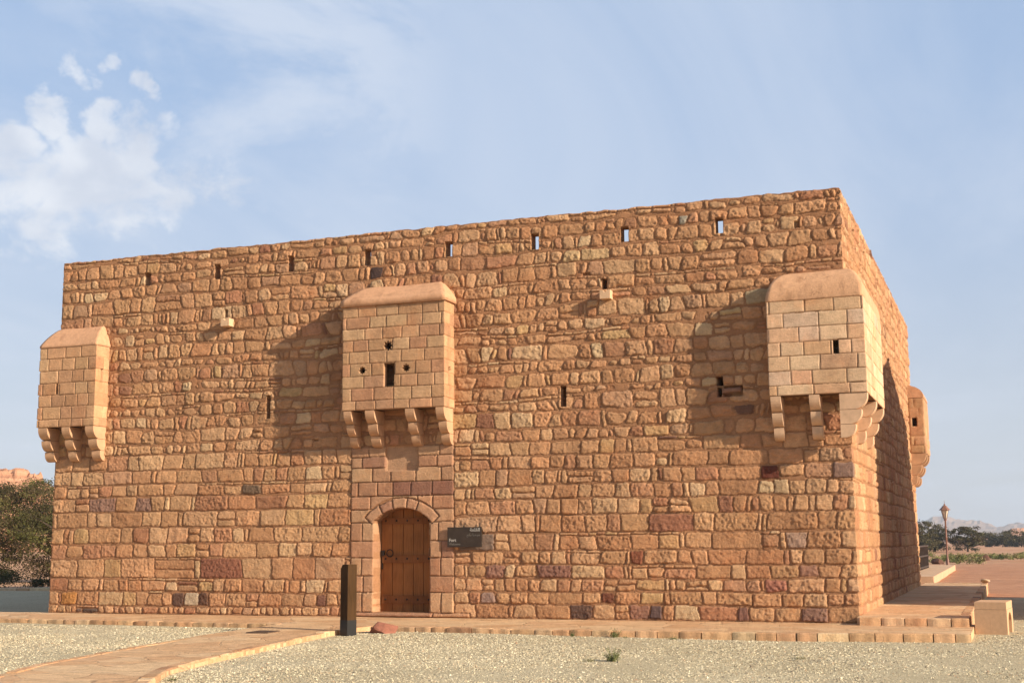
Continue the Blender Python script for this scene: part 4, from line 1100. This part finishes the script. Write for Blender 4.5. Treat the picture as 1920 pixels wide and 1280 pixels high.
kerb_obj('edging', [dict(pts=[(-60, 14.6), (-17.9, 15.2)], width=0.4, zt=lambda x, y: -0.01 + .02 * math.sin(x), zb=-0.5, lmin=0.4, lmax=1.0, table=[((0.60, 0.46, 0.30), 3), ((0.55, 0.38, 0.24), 2)], jitter=0.06)])

def tuft(name, loc, n, h, spread, label, seed, cols, group=None):
    R = np.random.default_rng(seed); V = []; Fc = []; C = []
    for _ in range(n):
        a = R.uniform(0, 6.28); q = abs(R.normal(0, spread * .25)); b = np.array([q * math.cos(a), q * math.sin(a), -0.02])
        out = R.uniform(.2, 1.0) * spread; hh = h * R.uniform(.45, 1.0) * (1.1 - .4 * out / spread); a2 = a + R.normal(0, .5)
        tip = np.array([out * math.cos(a2), out * math.sin(a2), hh]); mid = (b + tip) / 2 + np.array([0, 0, .14 * hh]); w = np.array([-math.sin(a2), math.cos(a2), 0]) * 0.0035
        i = len(V); V += [b - w, b + w, mid - w, mid + w, tip]; Fc += [(i, i + 1, i + 3, i + 2)]
        c = np.array(cols[R.integers(len(cols))]) * R.uniform(.7, 1.3); C += [c] * 5
        for _k in range(5):
            f = R.uniform(.3, 1); p = b + (tip - b) * f; d = R.normal(0, 1, 3); d /= np.linalg.norm(d); d *= h * .10; e = np.cross(d, R.normal(0, 1, 3)); e = e / np.linalg.norm(e) * h * .025
            j = len(V); V += [p - e, p + e, p + d + e * .3, p + d - e * .3]; Fc += [(j, j + 1, j + 2, j + 3)]; C += [c * 1.1] * 4
    return tag(mesh_obj(name, np_mesh(name, np.array(V), np.array(Fc), np.array(C)), M['leaf'], loc=loc), label, 'weed', group)
WEED = [(0.13, 0.14, 0.05), (0.10, 0.115, 0.045), (0.17, 0.165, 0.07)]; DRY = [(0.24, 0.22, 0.12), (0.30, 0.27, 0.15)]
tuft('weed', (-2.42, -7.35, -0.11), 80, 0.21, 0.17, 'green tuft growing alone in the gravel, largest of the weeds', 1, WEED)
tuft('weed', (-2.72, -7.45, -0.11), 50, 0.09, 0.20, 'low dry weed in the gravel just left of the large green tuft', 2, DRY)
tuft('weed', (-3.62, -3.14, -0.11), 50, 0.20, 0.12, 'green weed growing against the kerb, taller of the two kerb weeds close together', 3, WEED)
tuft('weed', (-3.42, -3.18, -0.11), 24, 0.08, 0.07, 'tiny weed just right of the tall weed at the kerb', 6, WEED)
tuft('weed', (-4.36, -3.13, -0.11), 26, 0.14, 0.07, 'thin weed at the kerb below the wall, leftmost of the kerb weeds', 4, WEED)
tuft('weed', (-2.62, -3.15, -0.12), 60, 0.10, 0.20, 'low spreading weed at the kerb, right of the tall kerb weed', 5, DRY + WEED)
tuft('weed', (-0.15, -6.1, -0.12), 40, 0.06, 0.18, 'flat dry weed in the gravel in front of the right corner of the fort', 7, DRY)
tuft('weed', (-6.55, -11.35, -0.09), 40, 0.08, 0.14, 'small weed at the bottom end of the path kerb', 8, DRY + WEED)

# ------------------------------------------------------------------ right background
M['platform'] = mat_plain('platform_stone', (0.56, 0.36, 0.22), 0.18, 1.5, 0.95, 0.4, 12, 0.03)
bm = bmesh.new(); add_prism(bm, [(-6, 32.2), (-0.43, 32.2), (-0.60, 59), (-6, 59)], 2, -0.6, 0.0)
tag(bm_obj('platform', bm, M['platform'], bevel=0.03), kind='structure')
M['rail_wood'] = mat_plain('dark_rail', (0.055, 0.035, 0.026), 0.3, 5, 0.6, 0.0, spec=0.3)
rl = empty('railing', (-1.66, 43, 0.0), 'dark brown railing on the stone platform behind the fort', 'railing')
for z, w in ((1.16, .05), (0.66, .04), (0.10, .03)):
    local('rail', rl, lambda bm: add_box(bm, (-w, -6.5, z - .04), (w, 7.6, z + .04)), M['rail_wood'])
for k in range(15):
    y = -6.5 + k * 1.0
    local('baluster', rl, lambda bm: add_box(bm, (-.035, y - .035, 0.0), (.035, y + .035, 1.15)), M['rail_wood'])
# street lamp
M['copper'] = mat_plain('copper_brown_paint', (0.22, 0.105, 0.07), 0.2, 8, 0.5, 0.0, spec=0.35)
M['lamp_glass'] = mat_plain('frosted_glass', (0.62, 0.55, 0.42), 0.08, 6, 0.3, 0.0, spec=0.5)
lm = empty('street_lamp', (-1.08, 60.3, -0.32), 'copper brown street lamp with a lantern beyond the platform', 'lamp')
LT = 3.05
local('pole', lm, lambda bm: add_lathe(bm, [(.16, 0), (.16, .10), (.10, .18), (.09, .62), (.06, .70), (.055, 1.9), (.075, 1.95), (.055, 2.0), (.048, LT - .12), (.09, LT - .06), (.05, LT)], (0, 0, 0), 10), M['copper'], smooth=True)
local('glass', lm, lambda bm: add_lathe(bm, [(.085, LT + .03), (.20, LT + .52)], (0, 0, 0), 6), M['lamp_glass'])
def cage(bm):
    for k in range(6):
        a = 2 * math.pi * k / 6; add_tube(bm, [(.095 * math.cos(a), .095 * math.sin(a), LT), (.215 * math.cos(a), .215 * math.sin(a), LT + .54)], [.018, .018], 4)
    add_lathe(bm, [(.06, LT - .02), (.11, LT), (.11, LT + .03)], (0, 0, 0), 6)
local('cage', lm, cage, M['copper'])
local('roof', lm, lambda bm: add_lathe(bm, [(.33, LT + .53), (.32, LT + .56), (.20, LT + .68), (.13, LT + .78), (.05, LT + .83), (.05, LT + .88), (.012, LT + .93), (.008, LT + 1.12)], (0, 0, 0), 6), M['copper'])

def right_at(px, dist, z=-0.3):       # bearing (tangent from +Y) and distance -> point on the plain
    return (CAM.x + px * dist, CAM.y + dist, z)
FAR = [(0.085, 0.076, 0.032), (0.064, 0.056, 0.026), (0.105, 0.088, 0.040), (0.078, 0.060, 0.034)]
acacia(right_at(-0.0665, 225), 4.9, 4.3, 2.3, 'broad dark acacia beyond the plain, nearest the fort corner', 41, 120, 120, 0.13, FAR, 'acacia trees across the plain', limbs=4, bare=.15)
acacia(right_at(-0.0520, 232), 4.5, 3.4, 2.1, 'dark acacia behind the lamp post, merging with the broad one', 42, 90, 120, 0.13, FAR, 'acacia trees across the plain', limbs=4, bare=.15)
acacia(right_at(-0.0297, 228), 4.1, 2.7, 1.95, 'rounded dark acacia standing alone right of the lamp', 43, 90, 120, 0.12, FAR, 'acacia trees across the plain', limbs=5, bare=.15)
for i, (b_, d_, h, w, lab) in enumerate([(-0.014, 340, 3.6, 4.2, 'low distant acacia left of the flat-topped rock'), (-0.004, 335, 4.0, 4.4, 'distant acacia in front of the flat-topped rock'), (0.006, 345, 3.8, 4.6, 'distant acacia at the right edge of the photo'), (0.020, 330, 4.0, 4.5, 'distant acacia just past the right edge')]):
    acacia(right_at(b_, d_), h, w, h * .47, lab, 50 + i, 70, 80, 0.18, FAR, 'acacia trees across the plain', limbs=3, bare=.12)
GREEN = [(0.17, 0.18, 0.06), (0.21, 0.20, 0.075), (0.12, 0.14, 0.05), (0.25, 0.22, 0.10)]
R_ = random.Random(8)
for i in range(16):
    b_ = -0.0585 + 0.0062 * i + R_.uniform(-.002, .002); d_ = R_.uniform(98, 150)
    shrub('desert_bush', right_at(b_, d_, -0.32), R_.uniform(.9, 2.2), R_.uniform(.45, .85), 'low green desert bush in the band of growth behind the lamp', 60 + i, GREEN, 'green bushes on the plain', n=14, per=60, leaf=0.07, cat='bush')
rocks = [(-0.0500, 104, .42, 'dark rock beside the lamp post'), (-0.0385, 112, .36, 'brown rock among the bushes right of the lamp'), (-0.0235, 118, .34, 'brown rock in the middle of the band of bushes'), (-0.0185, 121, .38, 'darker rock close right of the middle brown rock')]
M['dark_rock'] = mat_plain('dark_rock', (0.13, 0.065, 0.045), 0.35, 3, 0.95, 0.5, 12, 0.05)
for i, (b_, d_, s, lab) in enumerate(rocks):
    tag(mesh_obj('rock', rock_mesh('rock', (s * 1.3, s, s), 20 + i, 2), M['dark_rock'], loc=right_at(b_, d_, -0.15)), lab, 'rock', 'rocks on the plain')
M['pale_rock'] = mat_plain('pale_rock', (0.55, 0.40, 0.26), 0.2, 6, 0.95, 0.5, 20, 0.03)
tag(mesh_obj('rock', rock_mesh('rock', (.15, .11, .10), 31, 2), M['pale_rock'], loc=(1.80, 19.1, 0.2)), 'pale stone lying on the far end of the terrace', 'rock')
tag(mesh_obj('rock', rock_mesh('rock', (.5, .2, .08), 33, 2), M['pale_rock'], loc=(-0.12, 31.6, -0.30)), 'flat pale stone at the corner of the platform', 'rock')

# hills
def hill_mesh(name, cx, cy, ang, wx, wy, hfun, nx, ny):
    u = np.linspace(-1, 1, nx); v = np.linspace(-1, 1, ny); U, Vv = np.meshgrid(u, v)
    Hh = hfun(U, Vv); c, s = math.cos(ang), math.sin(ang)
    X = cx + U * wx * c - Vv * wy * s; Y = cy + U * wx * s + Vv * wy * c
    i = np.arange(nx * ny).reshape(ny, nx)
    return np_mesh(name, np.stack([X, Y, Hh], -1).reshape(-1, 3), np.stack([i[:-1, :-1], i[:-1, 1:], i[1:, 1:], i[1:, :-1]], -1).reshape(-1, 4), smooth=False)
def mat_strata():
    m, g, b = new_mat('sandstone_cliff')
    p = g.n('ShaderNodeNewGeometry').outputs['Position']
    st = g.noise(g.mapping(p, (0.06, 0.06, 1.0)), 0.9, 6, 0.65, 0.6); n2 = g.noise(p, 0.25, 6, 0.65)
    c = g.ramp(g.math('ADD', g.math('MULTIPLY', st, .65), g.math('MULTIPLY', n2, .35)), [(0.32, (0.26, 0.12, 0.07)), (0.5, (0.46, 0.235, 0.135)), (0.68, (0.56, 0.33, 0.205))])
    g.l(c, b.inputs['Base Color']); bump(g, b, g.math('ADD', st, n2), 1.0, 0.7)
    return m
M['strata'] = mat_strata()
def mesa(peaks, seed, top, floor=-1.0):
    def f(U, V):
        h = np.zeros_like(U)
        for (u0, v0, ru, rv, hh) in peaks:
            d = np.sqrt(((U - u0) / ru) ** 2 + ((V - v0) / rv) ** 2) + 0.26 * fbm(U * 9 + seed, V * 9, 1, 5)
            k = np.clip((1.25 - d) / 0.9, 0, 1); talus = k * 0.42; cliff = np.clip((0.85 - d) / 0.10, 0, 1) * 0.30 + np.clip((0.62 - d) / 0.07, 0, 1) * 0.18 + np.clip((0.42 - d) / 0.06, 0, 1) * 0.10
            h = np.maximum(h, hh * (talus + cliff))
        h = h * (1 + 0.06 * fbm(U * 20, V * 20, 3, 3)); step = top * 0.06
        return floor + 0.6 * h + 0.4 * np.round(h / step) * step
    return f
# sandstone outcrop far to the left; flat-topped rock far to the right; mountain range on the horizon
a1 = math.atan2(-0.632, 0.775)
tag(mesh_obj('hills', hill_mesh('hills', CAM.x - 0.672 * 330, CAM.y + 0.741 * 330, 0.7, 46, 34, mesa([(-0.05, 0,   .62, .7, 20.0), (0.72, 0.3, .35, .6, 13.5), (.42, .5, .5, .5, 10.0)], 3, 18), 200, 120), M['strata']), kind='structure')
tag(mesh_obj('hills', hill_mesh('hills', CAM.x + 0.0, CAM.y + 1150, 0, 60, 40, mesa([(0.12, 0, .30, .6, 11.5), (-0.5, 0, .6, .6, 4.5), (.8, .2, .5, .6, 6)], 5, 11), 120, 60), M['strata']), kind='structure')
def range_f(U, V):
    ridge = 1 - np.abs(fbm(U * 22 + 3, V * 1.2, 1, 5)) * 1.6; j = 0.6 + 0.6 * fbm(U * 75, V * 3, 2, 4); e = np.clip(1 - np.abs(V), 0, 1) ** 0.7
    body = 0.50 + 0.55 * fbm(U * 11.3 + 1.2, V * 0 + 2, 4, 3)
    return -4 + 84 * e * np.clip(body * 0.72 + 0.36 * ridge * j, 0, 1.4)
M['mountain'] = mat_plain('bare_mountain', (0.32, 0.22, 0.165), 0.3, 0.01, 1.0, 0.0)
tag(mesh_obj('hills', hill_mesh('hills', CAM.x + 100, CAM.y + 3700, 0.0, 2400, 350, range_f, 700, 40), M['mountain']), kind='structure')

# ------------------------------------------------------------------ gabled stone building to the right, outside the picture, whose shadow lies on the right wall
st = empty('station_building', (12, 8, -0.13), 'gabled sandstone building standing to the right of the fort', 'building')
BX0, BX1, BY0, BY1, EH, AH = 7.0, 17.0, 2.75, 12.45, 7.45, 8.7
bm = bmesh.new()
pts = [(BY0, 0), (BY1, 0), (BY1, EH), ((BY0 + BY1) / 2 - .2, AH), (BY0, EH)]
add_prism(bm, [(y - 8, z) for y, z in pts], 0, BX0 - 12, BX1 - 12); bm_obj('wall', bm, M['plaster'], st)
bm = bmesh.new()
my = (BY0 + BY1) / 2 - .2 - 8
add_prism(bm, [(BY0 - 8 - .15, EH - .02), (my, AH + .05), (BY1 - 8 + .15, EH - .02), (BY1 - 8 + .15, EH + .12), (my, AH + .2), (BY0 - 8 - .15, EH + .12)], 0, BX0 - 12 - .1, BX1 - 12 + .1)
bm_obj('roof', bm, M['red_rock'], st)
for x in (9.2, 12.2, 15.2):
    bm = bmesh.new(); add_box(bm, (x - 12 - .5, BY0 - 8 - .03, 1.0), (x - 12 + .5, BY0 - 8 + .1, 2.6)); bm_obj('window', bm, M['rail_wood'], st)

# ------------------------------------------------------------------ desert haze
hz_m = bpy.data.materials.new('haze'); hz_m.use_nodes = True
g = N(hz_m.node_tree); out = g.n('ShaderNodeOutputMaterial'); pv = g.n('ShaderNodeVolumePrincipled')
pv.inputs['Color'].default_value = (0.74, 0.83, 0.96, 1); pv.inputs['Density'].default_value = 0.00021; pv.inputs['Anisotropy'].default_value = 0.0
g.l(pv.outputs[0], out.inputs['Volume'])
bm = bmesh.new(); add_box(bm, (-9500, -9500, -8.0), (9500, 9500, 80.0))
tag(bm_obj('haze', bm, hz_m), 'pale dusty desert haze in front of the far mountains', 'haze', kind='stuff')
